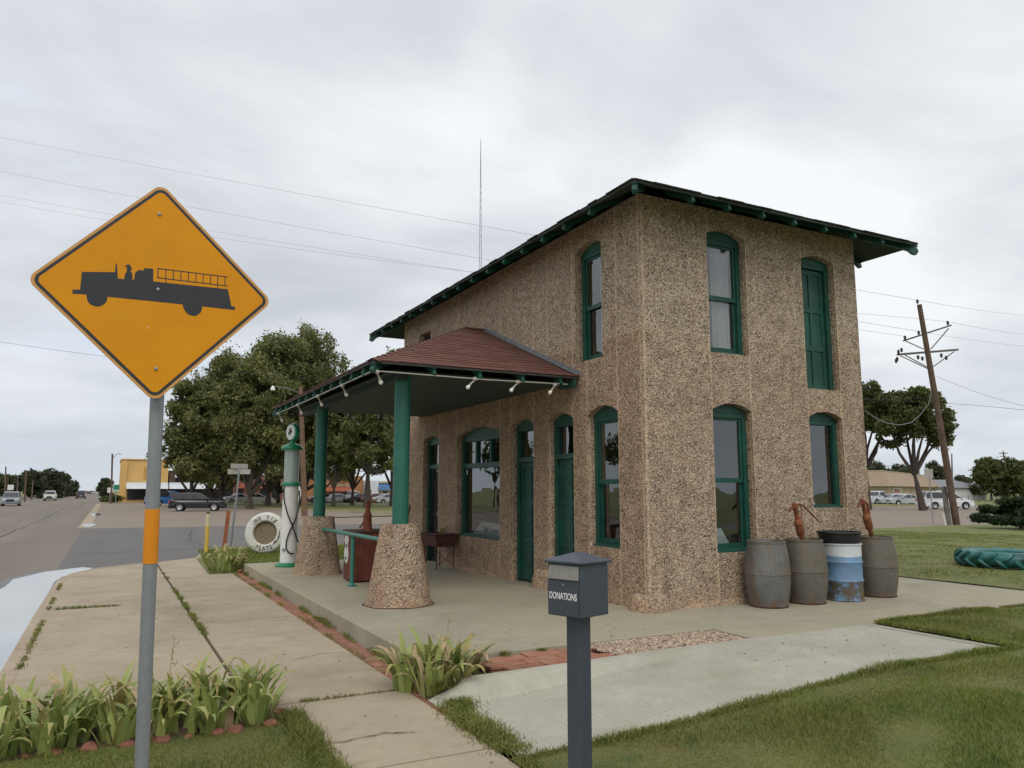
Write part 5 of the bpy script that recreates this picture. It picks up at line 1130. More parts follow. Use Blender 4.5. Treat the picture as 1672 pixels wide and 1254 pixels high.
# ------------------------------------------------------------------ utility poles and wires
def upole(base, top, r, label, mat='wood', group=None):
    t = thing('utility_pole', base, label, 'utility pole', group); part('pole', MB().tube([base-Vector((0, 0, .5)), base+(top-base)*.5, top], [r*1.15, r, r*.75], 12), mat, t); return t
DP = 43.5; base = spot(1559, DP, -.36); 
def sp3(px, D, py):  # height for a sight line elevation
    return spot(px, D*1.0, 0)
def hgt(px, py, D):
    cy_ = -(py-627)/1251.85; cx_ = (px-836)/1251.85; f_ = Vector((sin(YAW)*cos(PITCH), cos(YAW)*cos(PITCH), sin(PITCH))); r_ = Vector((cos(YAW), -sin(YAW), 0)); u_ = r_.cross(f_)
    d = (f_ + r_*cx_ + u_*cy_); return CAM + d*D
top = hgt(1501, 497, DP*.98); big = upole(base, top, .17, 'tall leaning wooden utility pole with two crossarms across the lawn')
def xarm(L0, R0, w_=.06, name='crossarm'):
    part(name, MB().tube([L0, R0], w_, 4, smooth=False), 'wood_grey', big)
a1, b1 = hgt(1475, 556.5, DP), hgt(1553, 531, DP+.4); a2, b2 = hgt(1465, 579, DP), hgt(1564, 571, DP+.4); xarm(a1, b1); xarm(a2, b2, .075)
for A_, B_ in ((hgt(1479, 557, DP), hgt(1508, 570, DP)), (hgt(1549, 536, DP), hgt(1520, 570, DP)), (hgt(1478, 580, DP-.1), hgt(1515, 600, DP)), (hgt(1470, 581, DP-.2), hgt(1515, 602, DP)), (hgt(1558, 574, DP), hgt(1522, 600, DP))): part('brace', MB().tube([A_, B_], .03, 4, smooth=False), 'wood_grey', big)
for q_ in ((1498, 492), (1477.5, 551), (1500, 543), (1547.5, 527), (1467, 574), (1472, 571), (1463, 589), (1465, 586), (1499, 583), (1506, 585), (1537, 580), (1545, 584)):
    c_ = hgt(*q_, DP-.05); part('insulator', MB().lathe([(.03, -.14), (.075, -.06), (.06, 0), (.085, .04), (.03, .11)], tuple(c_), 8), 'insul', big)
def wire(p, q, sag, r, label, mat='wire', group='power lines'):
    p = Vector(p); q = Vector(q); pts = [p+(q-p)*t + Vector((0, 0, -sag*4*t*(1-t))) for t in np.linspace(0, 1, 17)]
    o = single('power_line', MB().tube(pts, r*.62, 4, False), mat, tuple(p), label, 'power line', group)
wire(hgt(-60, 212, 75), hgt(1498, 490, DP), .3, .016, 'highest thin power line crossing the sky to the leaning pole')
wire(hgt(-60, 268, 72), hgt(1500, 541, DP), .3, .016, 'second power line below the highest one')
wire(hgt(-60, 308, 70), hgt(1477, 549, DP), .3, .014, 'third power line of the crossing set')
wire(hgt(-60, 318, 70), hgt(1547, 525, DP), .9, .014, 'lowest power line of the crossing set')
wire(hgt(-60, 549, 46), hgt(1525, 650, DP), 1.3, .016, 'dark cable crossing in front of the park trees', 'wire_dark')
for i, (q1, q2) in enumerate((((1498, 490), (1750, 520)), ((1547, 525), (1750, 552)), ((1500, 541), (1750, 570)))): wire(hgt(*q1, DP), hgt(*q2, 60), .2, .012, 'thin line running right from the top of the leaning pole, number %s from the top' % ('first', 'second', 'third')[i])
wire(hgt(1528, 614, DP), hgt(1760, 680, 40), .3, .018, 'grey cable sloping down to the right from the leaning pole')
wire(hgt(1410, 655, 60), hgt(1760, 680, 40), -.25, .022, 'dark thick cable passing behind the leaning pole', 'wire_dark')
# loose loop hanging from the pole
pts = [hgt(x, y, DP) for x, y in ((1521, 640), (1516, 660), (1502, 678), (1488, 690), (1470, 694), (1448, 691), (1430, 683), (1412, 670))]
single('service_cable', MB().tube(pts, .022, 5, False), 'wire', tuple(pts[0]), 'slack looping cable hanging from the leaning pole', 'cable')
st_b = spot(1545, DP-.3, -.36); single('stub_pole', MB().tube([st_b, hgt(1541, 795, DP-.3)], [.15, .13], 10), 'wood_grey', tuple(st_b), 'short grey stub pole beside the leaning pole', 'pole')
st_c = spot(1540, DP-1, -.36); single('white_marker', MB().tube([st_c, hgt(1540, 838, DP-1)], .07, 6, smooth=False), 'blade_grey', tuple(st_c), 'low pale marker post at the foot of the leaning pole', 'post')
rs_b = spot(1520, DP, -.36); rs_ = thing('road_sign', rs_b, 'pale rectangular road sign seen from behind on a thin steel post', 'sign'); part('post', MB().tube([rs_b, hgt(1516, 765, DP)], .035, 8), 'grey_metal', rs_)
c_ = hgt(1516.5, 773.5, DP-.1); ex = Vector((cos(YAW+.3), -sin(YAW+.3), 0)); part('sign_panel', MB().hexa([c_-ex*.22-Vector((0, 0, .26)), c_+ex*.22-Vector((0, 0, .26)), c_+ex*.22-Vector((-.01, -.02, .26)), c_-ex*.22-Vector((-.01, -.02, .26))], [c_-ex*.22+Vector((0, 0, .26)), c_+ex*.22+Vector((0, 0, .26)), c_+ex*.22+Vector((.01, .02, .26)), c_-ex*.22+Vector((.01, .02, .26))]), 'blade_grey', rs_)
# street lamp on wooden pole before the park
lb = spot(499, 58, G); lt_ = hgt(491, 632, 58); sl = thing('street_lamp', lb, 'wooden pole with a curved arm street lamp rising behind the gas pump', 'street lamp')
part('pole', MB().tube([lb, lt_], [.22, .15], 12), simple('brown_pole', (.17, .10, .06), .85, .2, 2), sl)
part('arm', MB().tube([hgt(490, 642, 58), hgt(475, 636, 57.5), hgt(460, 632, 57), hgt(447, 631, 56.6)], .035, 8), 'flash', sl)
c_ = hgt(445.5, 634, 56.6); part('lamp_head', MB().lathe([(.17, -.14), (.16, 0), (.08, .14), (.02, .2)], tuple(c_), 12), 'white', sl)
# distant poles
for px1, py1, px2, py2, D, lab in ((10, 816, 9.5, 762, 126, 'thin wooden pole at the far left edge of the road'), (42, 818, 43, 768, 126, 'wooden pole left of the white oncoming pickup'), (28.5, 816, 29.5, 776, 150, 'short distant pole in front of the left treeline'), (53, 817, 54, 785, 150, 'second short distant pole in the left treeline')):
    b_ = spot(px1, D, G); upole(b_, hgt(px2, py2, D), .13, lab, 'wood', 'poles along the left side of the main road')
b_ = spot(183, 112, G); t_ = hgt(183.5, 741, 112); o = thing('street_lamp', b_, 'tall dark street lamp pole beside the yellow building', 'street lamp'); part('pole', MB().tube([b_, t_], .12, 8), 'wood', o); part('arm', MB().tube([hgt(184, 748, 112), hgt(190, 742, 112), hgt(196, 740, 112)], .04, 6), 'flash', o); part('lamp_head', MB().tube([hgt(195, 741, 112), hgt(198, 741.5, 112)], .12, 6), 'white', o)
for px1, py1, px2, py2, D, r_, lab in ((1554, 818, 1554, 741, 120, .12, 'dark pole behind the leaning pole'), (1498, 818, 1498, 752, 150, .12, 'distant pole between the tree trunks'), (1648, 818, 1638, 737, 140, .16, 'distant utility pole above the right hand trees')):
    b_ = spot(px1, D, G); t = upole(b_, hgt(px2, py2, D), r_, lab, 'wood')
    if px1 == 1648: part('crossarm', MB().tube([hgt(1631, 740, D), hgt(1645, 740, D)], .1, 4), 'wood', t); part('crossarm', MB().tube([hgt(1633, 745, D), hgt(1643, 745, D)], .08, 4), 'wood', t)
# lattice mast
mbase = spot(784, 150, G); mtop = hgt(785, 228, 147); ms_ = thing('radio_mast', mbase, 'slender lattice radio mast rising behind the station roof', 'mast')
part('mast_leg', MB().tube([mbase+Vector((-.35, 0, 0)), mbase+(mtop-mbase)*.62+Vector((-.28, 0, 0)), mtop], .045, 4), 'wire', ms_); part('mast_leg', MB().tube([mbase+Vector((.35, 0, 0)), mbase+(mtop-mbase)*.62+Vector((.22, 0, 0)), mtop], .045, 4), 'wire', ms_)
zg = MB()
for i in range(46):
    t0 = .02+i*.9/46; t1 = .02+(i+1)*.9/46; s0 = -1 if i % 2 else 1
    A_ = mbase+(mtop-mbase)*t0; B_ = mbase+(mtop-mbase)*t1; w0 = .33*(1-t0*.7); w1 = .33*(1-t1*.7); zg.tube([A_+Vector((s0*w0, 0, 0)), B_+Vector((-s0*w1, 0, 0))], .025, 3, False)
part('lattice', zg, 'wire', ms_)

# ------------------------------------------------------------------ trees
def tree(kind, base, crown, trunks, n, leaf, mat, label, group=None, gaps=.30, cone=False):
    """crown: list of (centre, radii) lobes; trunks: list of polylines"""
    base = Vector(base); t = thing(kind, base, label, 'tree', group)
    for pl, r_ in trunks:
        pl = [Vector(p) for p in pl]; m = len(pl)-1; part('trunk' if r_ > .2 else 'branch', MB().tube(pl, [r_*(1-.68*i/m) for i in range(m+1)], 7), 'bark', t)
    vol = np.array([a[0]*a[1]*a[2] for _, a in crown])**.8; vol = vol/vol.sum(); P_ = []; T_ = []
    for (c_, a_), f in zip(crown, vol):
        k = int(n*f*2.2); d = RNG.normal(0, 1, (k, 3)); d /= np.linalg.norm(d, axis=1)[:, None]; rad = RNG.uniform(.2, 1, k)**.5*(1+np.maximum(RNG.normal(0, .12, k), 0))
        rad *= np.array([1+.22*noise.noise(Vector(v*2.1)+Vector(c_)*.37) for v in d])
        p = np.array(c_)+d*rad[:, None]*np.array(a_)
        s_ = 1/max(a_)*3.4; g = np.array([noise.noise(Vector(v)*.55) + .5*noise.noise(Vector(v)*1.3) for v in p])
        kk = g > -gaps*.55; p = p[kk]; rad_ = rad[kk]; g = g[kk]; p = p[:int(n*f)]; P_.append(p); T_.append(np.clip(.42+.5*g[:len(p)]+RNG.uniform(-.3, .3, len(p)), 0, 1))
    p = np.concatenate(P_); tone = np.concatenate(T_); k = len(p)
    u = RNG.normal(0, 1, (k, 3)); u /= np.linalg.norm(u, axis=1)[:, None]; w = RNG.normal(0, 1, (k, 3)); w[:, 2] *= .6; w -= u*(u*w).sum(1)[:, None]; w /= np.linalg.norm(w, axis=1)[:, None]; nn = np.cross(u, w)
    s_ = (leaf*RNG.uniform(.6, 1.35, k))[:, None]; V = np.stack([p-u*s_, p+w*s_*.55+nn*s_*.15, p+u*s_, p-w*s_*.55+nn*s_*.15], 1).reshape(-1, 3); i = np.arange(k)*4
    F = np.concatenate([np.c_[i, i+1, i+2], np.c_[i, i+2, i+3]]); me = rawmesh('crown', V-np.array(base), F, mat, np.repeat(tone, 4)); put('crown', me, None, t); return t
def elm(px, D, top_py, crown_bottom_py, halfw_px, trunk_r, label, n=9000, lobes=17, group='park elms', mat='fol_elm', leaf=.19, lean=0, fork=True, seed=0):
    rnd = random.Random(seed+int(px)); b = spot(px, D, G+.1); mpp = D/1263.7; zt = hgt(px, top_py, D).z; zb = hgt(px, crown_bottom_py, D).z; hw_ = halfw_px*mpp
    ex = Vector((cos(YAW), -sin(YAW), 0)); ey = Vector((sin(YAW), cos(YAW), 0)); crown = []
    for k in range(lobes):
        a = 2.4*k+rnd.uniform(-.3, .3); zf = (k+.5)/lobes; rr = hw_*rnd.uniform(.45, .85)*sqrt(max(.12, 1-abs(zf-.38)*1.35)); sz = hw_*rnd.uniform(.22, .40)
        c_ = b+ex*rr*cos(a)+ey*rr*sin(a)*.8; crown.append(((c_.x, c_.y, zb+(zt-zb)*(.06+.84*zf)), (sz, sz, min(sz*.8, (zt-zb)*.22))))
    crown.append(((b.x, b.y, zt-(zt-zb)*.22), (hw_*.38, hw_*.38, (zt-zb)*.2))); crown.append(((b.x, b.y, (zt+zb)/2), (hw_*.66, hw_*.6, (zt-zb)*.38)))
    tr = []; fk = b+Vector((0, 0, max(1.4, (zb-b.z)*.55)))+ex*lean
    if not fork: fk = b+Vector((0, 0, (zb-b.z)*1.0))+ex*lean
    tr.append(([b-Vector((0, 0, .3)), b+(fk-b)*.5, fk], trunk_r))
    for k, (c_, a_) in enumerate(crown[0:9:2] + crown[-2:]):
        c_ = Vector(c_); mid = fk+(c_-fk)*.5+Vector((rnd.uniform(-.3, .3), rnd.uniform(-.3, .3), rnd.uniform(-.6, .2))); tr.append(([fk-Vector((0, 0, .15)), mid, c_], trunk_r*.48))
    return tree('elm_tree', b, crown, tr, n, leaf, mat, label, group)
EL = [
 (312, 84, 604, 800, 62, .34, 'leftmost dark elm of the park, above the black SUV'),
 (362, 96, 560, 790, 70, .42, 'tall elm behind the leftmost one, right of the sign edge'),
 (408, 80, 570, 790, 70, .5, 'broad dark elm behind the street name sign'),
 (438, 92, 534, 785, 78, .52, 'tall elm left of the gas pump globe'),
 (496, 98, 520, 780, 84, .55, 'tallest light green elm with the highest crown'),
 (545, 84, 630, 768, 48, .30, 'slim forked elm between the two columns'),
 (576, 94, 590, 775, 58, .30, 'V forked elm between the columns'),
 (600, 80, 605, 770, 56, .50, 'thick straight trunked elm between the columns'),
 (640, 88, 562, 772, 58, .34, 'elm partly hidden by the near green column'),
 (455, 108, 590, 790, 74, .4, 'elm behind the tallest one at the back of the park'),
 (346, 106, 610, 798, 66, .36, 'elm at the back of the park behind the black SUV roof'),
 (520, 106, 600, 785, 64, .36, 'elm at the back of the park behind the gas pump'),
 (690, 105, 590, 790, 50, .36, 'elm hidden mostly behind the station'),
]
for i, e in enumerate(EL): elm(*e, n=36000 if i in (1, 2, 3, 4) else 22000, seed=i, fork=(i not in (7,)))
# right hand near trees
elm(1415, 78, 622, 708, 60, .42, 'spreading tree just behind the station corner', n=16000, seed=31, mat='fol_dark', leaf=.17, group='trees across the side street')
elm(1505, 74, 628, 725, 66, .40, 'twin stemmed tree behind the leaning pole', n=19000, seed=33, mat='fol_dark', leaf=.17, group='trees across the side street', lean=-.6)
def fartree(px, D, top, bot, hw_, lab, grp, mat='fol_far', n=5000, leaf=.38, seed=5):
    elm(px, D, top, bot, hw_, .25, lab, n=n, lobes=10, group=grp, mat=mat, leaf=leaf, seed=seed)
for i, (px, D, top, bot, w_) in enumerate(((-25, 150, 770, 806, 40), (15, 165, 776, 812, 24), (52, 175, 768, 812, 26), (80, 180, 765, 812, 28), (98, 200, 771, 812, 20), (118, 230, 784, 813, 14), (-60, 140, 760, 806, 40))):
    fartree(px, D, top, bot, w_, ('dark tree in the left treeline, ' + ('cut by the frame edge', 'behind the silver car', 'left of the tallest one', 'tallest of the line', 'right of the tallest one', 'smallest at the right end', 'outermost at the left'))[i] if False else 'dark tree in the left treeline ' + ('cut by the frame edge', 'behind the silver car', 'just left of the tallest one', 'and the tallest of it', 'just right of the tallest one', 'and its small right end', 'outside the left edge')[i], 'trees along the left of the main road', seed=50+i)
fartree(172, 150, 781, 812, 15, 'small rounded tree left of the yellow building', None, n=2200, leaf=.4, seed=61)
for i, (px, D, top, bot, w_, lab) in enumerate(((1430, 190, 752, 805, 36, 'hazy tree behind the tan building at its left'), (1480, 190, 758, 805, 34, 'hazy tree behind the tan building at its middle'), (1530, 170, 752, 812, 24, 'hazy tree between the tan and the white building'), (1575, 230, 778, 812, 26, 'low hazy tree behind the white building'), (1618, 150, 745, 812, 40, 'rounded tree right of the white building'), (1665, 140, 752, 812, 44, 'rounded tree at the right edge of the picture'), (1715, 130, 740, 812, 44, 'tree outside the right edge'))):
    fartree(px, D, top, bot, w_, lab, 'distant trees on the right', seed=70+i, n=7000, leaf=.3, mat='fol_far' if i < 4 else 'fol_dark')
# juniper
jb = spot(1662, 38, -.33); lob = []
for k in range(26): a = random.uniform(0, 2*pi); rr = random.uniform(0, 1.75); lob.append(((jb.x+rr*cos(a), jb.y+rr*sin(a), jb.z+.35+random.uniform(0, 1.45)*(1-rr/3.2)), (.5, .5, .22)))
tree('juniper_bush', jb, lob, [([jb, jb+Vector((.3, .2, 1.2))], .12)], 16000, .085, 'fol_jun', 'dark spreading juniper bush at the right edge of the lawn', None, gaps=.5)
# trees and a house across the way, seen only as reflections in the glass
for i, (x, y, h_) in enumerate(((8, -46, 9), (18, -50, 8), (27, -44, 10), (38, -52, 9), (-36, 30, 8), (-40, 52, 9), (-34, 74, 9))):
    b = Vector((x, y, G)); cr_ = [((x+random.uniform(-2, 2), y+random.uniform(-2, 2), h_*random.uniform(.5, .8)), (2.6, 2.6, 2.0)) for _ in range(6)]
    tree('street_tree', b, cr_, [([b, b+Vector((0, 0, h_*.5)), b+Vector((.5, .3, h_*.8))], .3)], 2500, .35, 'fol_dark', 'tree across the street seen in the glass, ' + ('first behind the bungalow', 'second behind the bungalow', 'third along the back street', 'last along the back street', 'nearest across the main road', 'middle one across the main road', 'farthest across the main road')[i], 'trees reflected in the windows')
hb = thing('bungalow', (14, -34, G), 'low tan bungalow across the way, mirrored in the end windows', 'house'); part('wall', MB().box((6, -38, G), (22, -32, 2.6)), 'tan_wall', hb); part('roof', MB().hexa([(5.4, -38.6, 2.6), (22.6, -38.6, 2.6), (22.6, -31.4, 2.6), (5.4, -31.4, 2.6)], [(7.5, -35.2, 4.0), (20.5, -35.2, 4.0), (20.5, -34.8, 4.0), (7.5, -34.8, 4.0)]), 'grey_roof', hb)
for x in (8, 12.5, 17): part('window', MB().box((x, -31.99, .6), (x+1.6, -31.93, 1.9)), 'win_dark', hb)
mb = MB(); mb.add([(-7.5, -24, G+.01), (60, -24, G+.01), (60, -16, G+.01), (-7.5, -16, G+.01)], [(0, 1, 2, 3)]); struct('back_street', mb, 'road')

# ------------------------------------------------------------------ distant buildings
def bbox(name, T, a, b, mat, par): return part(name, MB().box(a, b, T), mat, par)
I = lambda x, y, z: (x, y, z)
yb_ = thing('corner_shop', (-1.4, 123, G), 'two storey yellow stucco corner building with white awning', 'building')
bbox('wall', I, (-4.8, 123, G), (1.75, 140, 6.15), 'yellow_wall', yb_); bbox('cornice', I, (-4.95, 122.85, 6.15), (1.9, 140, 6.3), 'yellow_wall', yb_); bbox('pilaster', I, (-4.95, 122.8, G), (-4.0, 122.998, 5.9), 'yellow_wall', yb_)
bbox('recessed_panel', I, (-1.7, 122.93, 3.3), (-.8, 122.998, 5.0), simple('panel_ochre', (.50, .29, .075), .85, .08, 2), yb_)
bbox('shop_window', I, (-3.8, 122.92, .1), (-1.3, 122.999, 1.9), 'win_dark', yb_); bbox('shop_door', I, (-1.1, 122.9, G), (.0, 122.999, 1.9), 'win_dark', yb_); bbox('door_frame', I, (-.62, 122.86, G), (-.5, 122.899, 1.9), 'grey_metal', yb_); bbox('shop_window', I, (.2, 122.92, .1), (1.6, 122.999, 1.9), 'win_dark', yb_)
def awn(x0, x1, z0, z1, y, d, mat, par, nm='awning'): part(nm, MB().hexa([(x0, y-d, z0), (x1, y-d, z0), (x1, y-.01, z0+.02), (x0, y-.01, z0+.02)], [(x0, y-d*.8, z0+.55*(z1-z0)), (x1, y-d*.8, z0+.55*(z1-z0)), (x1, y-.01, z1), (x0, y-.01, z1)]), mat, par)
awn(-4.0, 1.75, 1.75, 2.75, 122.9, 2.0, 'awning', yb_)
bb = thing('brick_shop', (5, 123.5, G), 'two storey brown brick shop with white window hoods beside the yellow building', 'building'); bbox('wall', I, (1.92, 123.3, G), (11.4, 140, 4.45), 'brown_brick', bb); bbox('parapet', I, (1.92, 123.2, 4.45), (11.4, 140, 4.6), 'brown_brick', bb)
awn(1.95, 9.2, 1.75, 2.75, 123.25, 2.0, 'awning', bb)
for x in (2.9, 5.2, 7.6, 9.6): bbox('window', I, (x, 123.2, 2.9), (x+.75, 123.299, 3.5), 'win_dark', bb); bbox('window_hood', I, (x-.15, 122.9, 3.5), (x+.95, 123.299, 3.95), 'bill', bb)
for x in (2.3, 4.2, 6.1, 8.0, 9.9): bbox('shop_window', I, (x, 123.2, .1), (x+1.5, 123.299, 1.7), 'win_dark', bb)
bbox('roof_sign', I, (5.2, 123.0, 4.3), (6.9, 123.19, 4.8), 'bill', bb)
rb = thing('brick_store', (16, 123.5, G), 'red brick storefront with pink awnings behind the elm trunks', 'building'); bbox('wall', I, (11.5, 123.3, G), (19.4, 140, 3.9), 'red_brick', rb)
for k in range(4): x = 11.9+k*1.9; bbox('window', I, (x, 123.2, .2), (x+1.1, 123.299, 1.7), 'win_dark', rb); awn(x-.15, x+1.25, 1.85, 2.6, 123.29, .9, 'awn_red', rb)
wb_ = thing('white_store', (21, 123.5, G), 'white fronted shop glimpsed between elm trunks', 'building'); bbox('wall', I, (19.5, 123.2, G), (22.4, 140, 4.6), 'white_wall', wb_); bbox('shop_window', I, (20.2, 123.1, .2), (21.6, 123.199, 2.4), 'win_dark', wb_)
ob = thing('orange_store', (28, 123.5, G), 'orange brick storefront with rusty awning beyond the lawn', 'building'); bbox('wall', I, (22.5, 123.3, G), (33.0, 140, 4.0), 'orange_brick', ob); awn(24.6, 31.5, 1.35, 2.1, 123.25, 1.6, 'awn_red', ob); bbox('fascia', I, (24.6, 123.15, 2.12), (31.5, 123.299, 2.6), 'tan_roof', ob)
for x in (25, 27.2, 29.4): bbox('shop_window', I, (x, 123.2, .1), (x+1.5, 123.299, 1.3), 'win_dark', ob)
gb = thing('metal_shed', (34, 124, G), 'pale grey metal sided shed beside the orange storefront', 'building'); bbox('wall', I, (33.1, 122.5, G), (35.6, 140, 3.2), 'awning', gb); bbox('door', I, (33.6, 122.4, G), (34.3, 122.499, 1.6), 'wood_grey', gb)
bl = thing('blue_roof_shop', (39, 124, G), 'cream shop with a blue metal mansard beyond the lawn', 'building'); bbox('wall', I, (35.8, 123, G), (44, 140, 2.0), 'cream_wall', bl); awn(35.6, 44.2, 1.55, 2.75, 123.3, 1.4, 'blue_roof', bl, 'mansard'); bbox('parapet', I, (35.8, 122.9, 2.76), (44, 140, 3.1), 'tan_wall', bl)
for x in (36.6, 39.6, 41.5): bbox('window', I, (x, 122.9, .1), (x+.7, 122.999, 1.3), 'win_dark', bl)
# right: tan mansard building
c0 = spot(1450, 108, G); dl_ = (spot(1380, 112, G)-c0).normalized(); drr = (spot(1528, 150, G)-c0).normalized(); wl = (spot(1380, 112, G)-c0).length; wr = (spot(1527, 150, G)-c0).length
def TBt(u, v, z): p = c0 + dl_*u + drr*v; return (p.x, p.y, z)
tb_ = thing('tan_building', c0, 'low tan commercial building with a brown mansard roof behind the parked cars', 'building')
part('wall', MB().box((0, 0, G), (wl, wr, 2.1), TBt), 'tan_wall', tb_)
def mans(): 
    m = MB(); o_ = .7; m.add([TBt(-o_, -o_, 2.1), TBt(wl+o_, -o_, 2.1), TBt(wl+o_, wr+o_, 2.1), TBt(-o_, wr+o_, 2.1), TBt(.9, .9, 4.25), TBt(wl-.9, .9, 4.25), TBt(wl-.9, wr-.9, 4.25), TBt(.9, wr-.9, 4.25)], [(0, 1, 5, 4), (1, 2, 6, 5), (2, 3, 7, 6), (3, 0, 4, 7), (4, 5, 6, 7), (0, 3, 2, 1)]); return m
part('mansard_roof', mans(), 'tan_roof', tb_); part('roof_trim', MB().box((.85, .85, 4.25), (wl-.85, wr-.85, 4.36), TBt), 'tan_wall', tb_)
sg_ = part('shop_sign', MB().box((-.12, 3.6, .95), (-.003, 11.0, 1.9), TBt), 'bill', tb_, 'white and red shop sign on the tan wall')
part('sign_mark', MB().box((-.16, 4.6, 1.15), (-.125, 6.0, 1.75), TBt).box((-.16, 6.6, 1.2), (-.125, 8.0, 1.7), TBt), 'bill_red', sg_); part('sign_mark', MB().box((-.16, 8.6, 1.2), (-.125, 10.2, 1.6), TBt), 'ypost', sg_)
part('drainpipe', MB().box((-.1, 20, G), (-.003, 20.4, 2.0), TBt), 'tan_wall', tb_)
for u in (2.5, 5.5): part('window', MB().box((u, -.06, .3), (u+1.6, -.003, 1.6), TBt), 'win_dark', tb_)
c1 = spot(1524, 150, G); e1_ = (spot(1622, 152, G)-c1); lw_ = e1_.length; e1_.normalize(); e2_ = Vector((-e1_.y, e1_.x, 0))
def TW(u, v, z): p = c1 + e1_*u + e2_*v; return (p.x, p.y, z)
wh_ = thing('white_house', c1, 'long white house with a grey hip roof right of the leaning pole', 'house'); part('wall', MB().box((0, 0, G), (lw_*.86, 8, 2.0), TW), 'white_wall', wh_)
part('roof', MB().hexa([TW(-.4, -.5, 2.0), TW(lw_*.86+.6, -.5, 2.0), TW(lw_*.86+.6, 8.5, 2.0), TW(-.4, 8.5, 2.0)], [TW(-.4, 3.8, 3.6), TW(lw_*.55, 3.8, 3.6), TW(lw_*.55, 4.2, 3.6), TW(-.4, 4.2, 3.6)]), 'grey_roof', wh_)
part('garage_wing', MB().hexa([TW(lw_*.86+.02, 2, G), TW(lw_, 2, G), TW(lw_, 7, G), TW(lw_*.86+.02, 7, G)], [TW(lw_*.86+.02, 2, 1.9), TW(lw_, 2, 1.9), TW(lw_, 7, 1.9), TW(lw_*.86+.02, 7, 1.9)]), 'white_wall', wh_); part('garage_roof', MB().hexa([TW(lw_*.86+.61, 1.7, 1.9), TW(lw_+.4, 1.7, 1.9), TW(lw_+.4, 7.3, 1.9), TW(lw_*.86+.61, 7.3, 1.9)], [TW(lw_*.86+.61, 4.2, 2.9), TW(lw_-.6, 4.2, 2.9), TW(lw_-.6, 4.4, 2.9), TW(lw_*.86+.61, 4.4, 2.9)]), 'white_wall', wh_)
fn = thing('wire_fence', spot(1565, 120, G), 'low post and wire fence before the white house', 'fence')
for k in range(9): b_ = spot(1562+k*9, 120, G); part('post', MB().tube([b_, b_+Vector((0, 0, 1.1))], .06, 6), 'wood_grey', fn)
part('wires', MB().tube([spot(1562, 120, G+.9), spot(1634, 120, G+.9)], .02, 4).tube([spot(1562, 120, G+.5), spot(1634, 120, G+.5)], .02, 4), 'wire', fn)
# small street clutter by the yellow building
for k, (px, D, h_, mat, lab) in enumerate(((190, 112, 2.0, 'street_green', 'green road sign by the yellow building'), (180, 112, 1.6, 'bill', 'white road sign by the far corner'), (17, 112, 2.0, 'bill', 'small white sign above the silver car'))):
    b_ = spot(px, D, G); t = thing('road_sign', b_, lab, 'sign'); part('post', MB().tube([b_, b_+Vector((0, 0, h_))], .05, 6), 'grey_metal', t); plank(b_+Vector((0, 0, h_+.3)), Vector((cos(YAW-.45), -sin(YAW-.45), 0)), .75, .75, .04, 'sign_panel', mat, t)
for k, (px, D) in enumerate(((176, 116), (187, 114), (193, 115))):
    b_ = spot(px, D, G); tree('shrub', b_, [((b_.x, b_.y, b_.z+.5), (1.0, .9, .6))], [], 500, .16, 'fol_dark', ('leftmost low shrub by the far corner', 'low shrub between the lamp pole and the yellow building', 'low shrub touching the yellow building')[k], 'shrubs at the far corner')

# ------------------------------------------------------------------ vehicles
CAR = {
 'suv':   dict(L=4.7, W=1.86, body=[(0, .45), (.02, .9), (.25, 1.02), (1.3, 1.08), (4.2, 1.06), (4.55, .95), (4.7, .6), (4.68, .42)], belt=1.02, roof=[(1.25, 1.05), (2.05, 1.58), (2.5, 1.66), (3.9, 1.64), (4.35, 1.45), (4.55, 1.05)], wheels=(.92, 3.78), wr=.37, doors=(2.0, 3.0, 3.9)),
 'sedan': dict(L=4.6, W=1.76, body=[(0, .40), (.02, .7), (.3, .84), (1.35, .93), (3.7, .95), (4.4, .92), (4.58, .75), (4.6, .40)], belt=.92, roof=[(1.25, .92), (2.0, 1.36), (2.5, 1.43), (3.0, 1.40), (3.9, .95)], wheels=(.88, 3.65), wr=.32, doors=(1.95, 2.75, 3.5)),
 'van':   dict(L=4.9, W=1.95, body=[(0, .42), (.03, .72), (.35, .88), (1.05, 1.02), (1.3, 1.06), (4.8, 1.08), (4.88, .8), (4.9, .42)], belt=1.04, roof=[(.95, 1.02), (1.95, 1.68), (2.3, 1.76), (4.5, 1.74), (4.8, 1.1)], wheels=(.92, 3.9), wr=.34, doors=(2.05, 3.05, 4.1)),
 'pickup': dict(L=5.4, W=1.92, body=[(0, .5), (.02, .95), (.2, 1.06), (1.5, 1.12), (3.05, 1.14), (3.12, 1.14), (5.38, 1.12), (5.4, .5)], belt=1.1, roof=[(1.45, 1.1), (2.0, 1.72), (2.3, 1.80), (2.95, 1.78), (3.08, 1.12)], wheels=(.98, 4.25), wr=.39, doors=(2.0, 2.9, 3.04)),
}
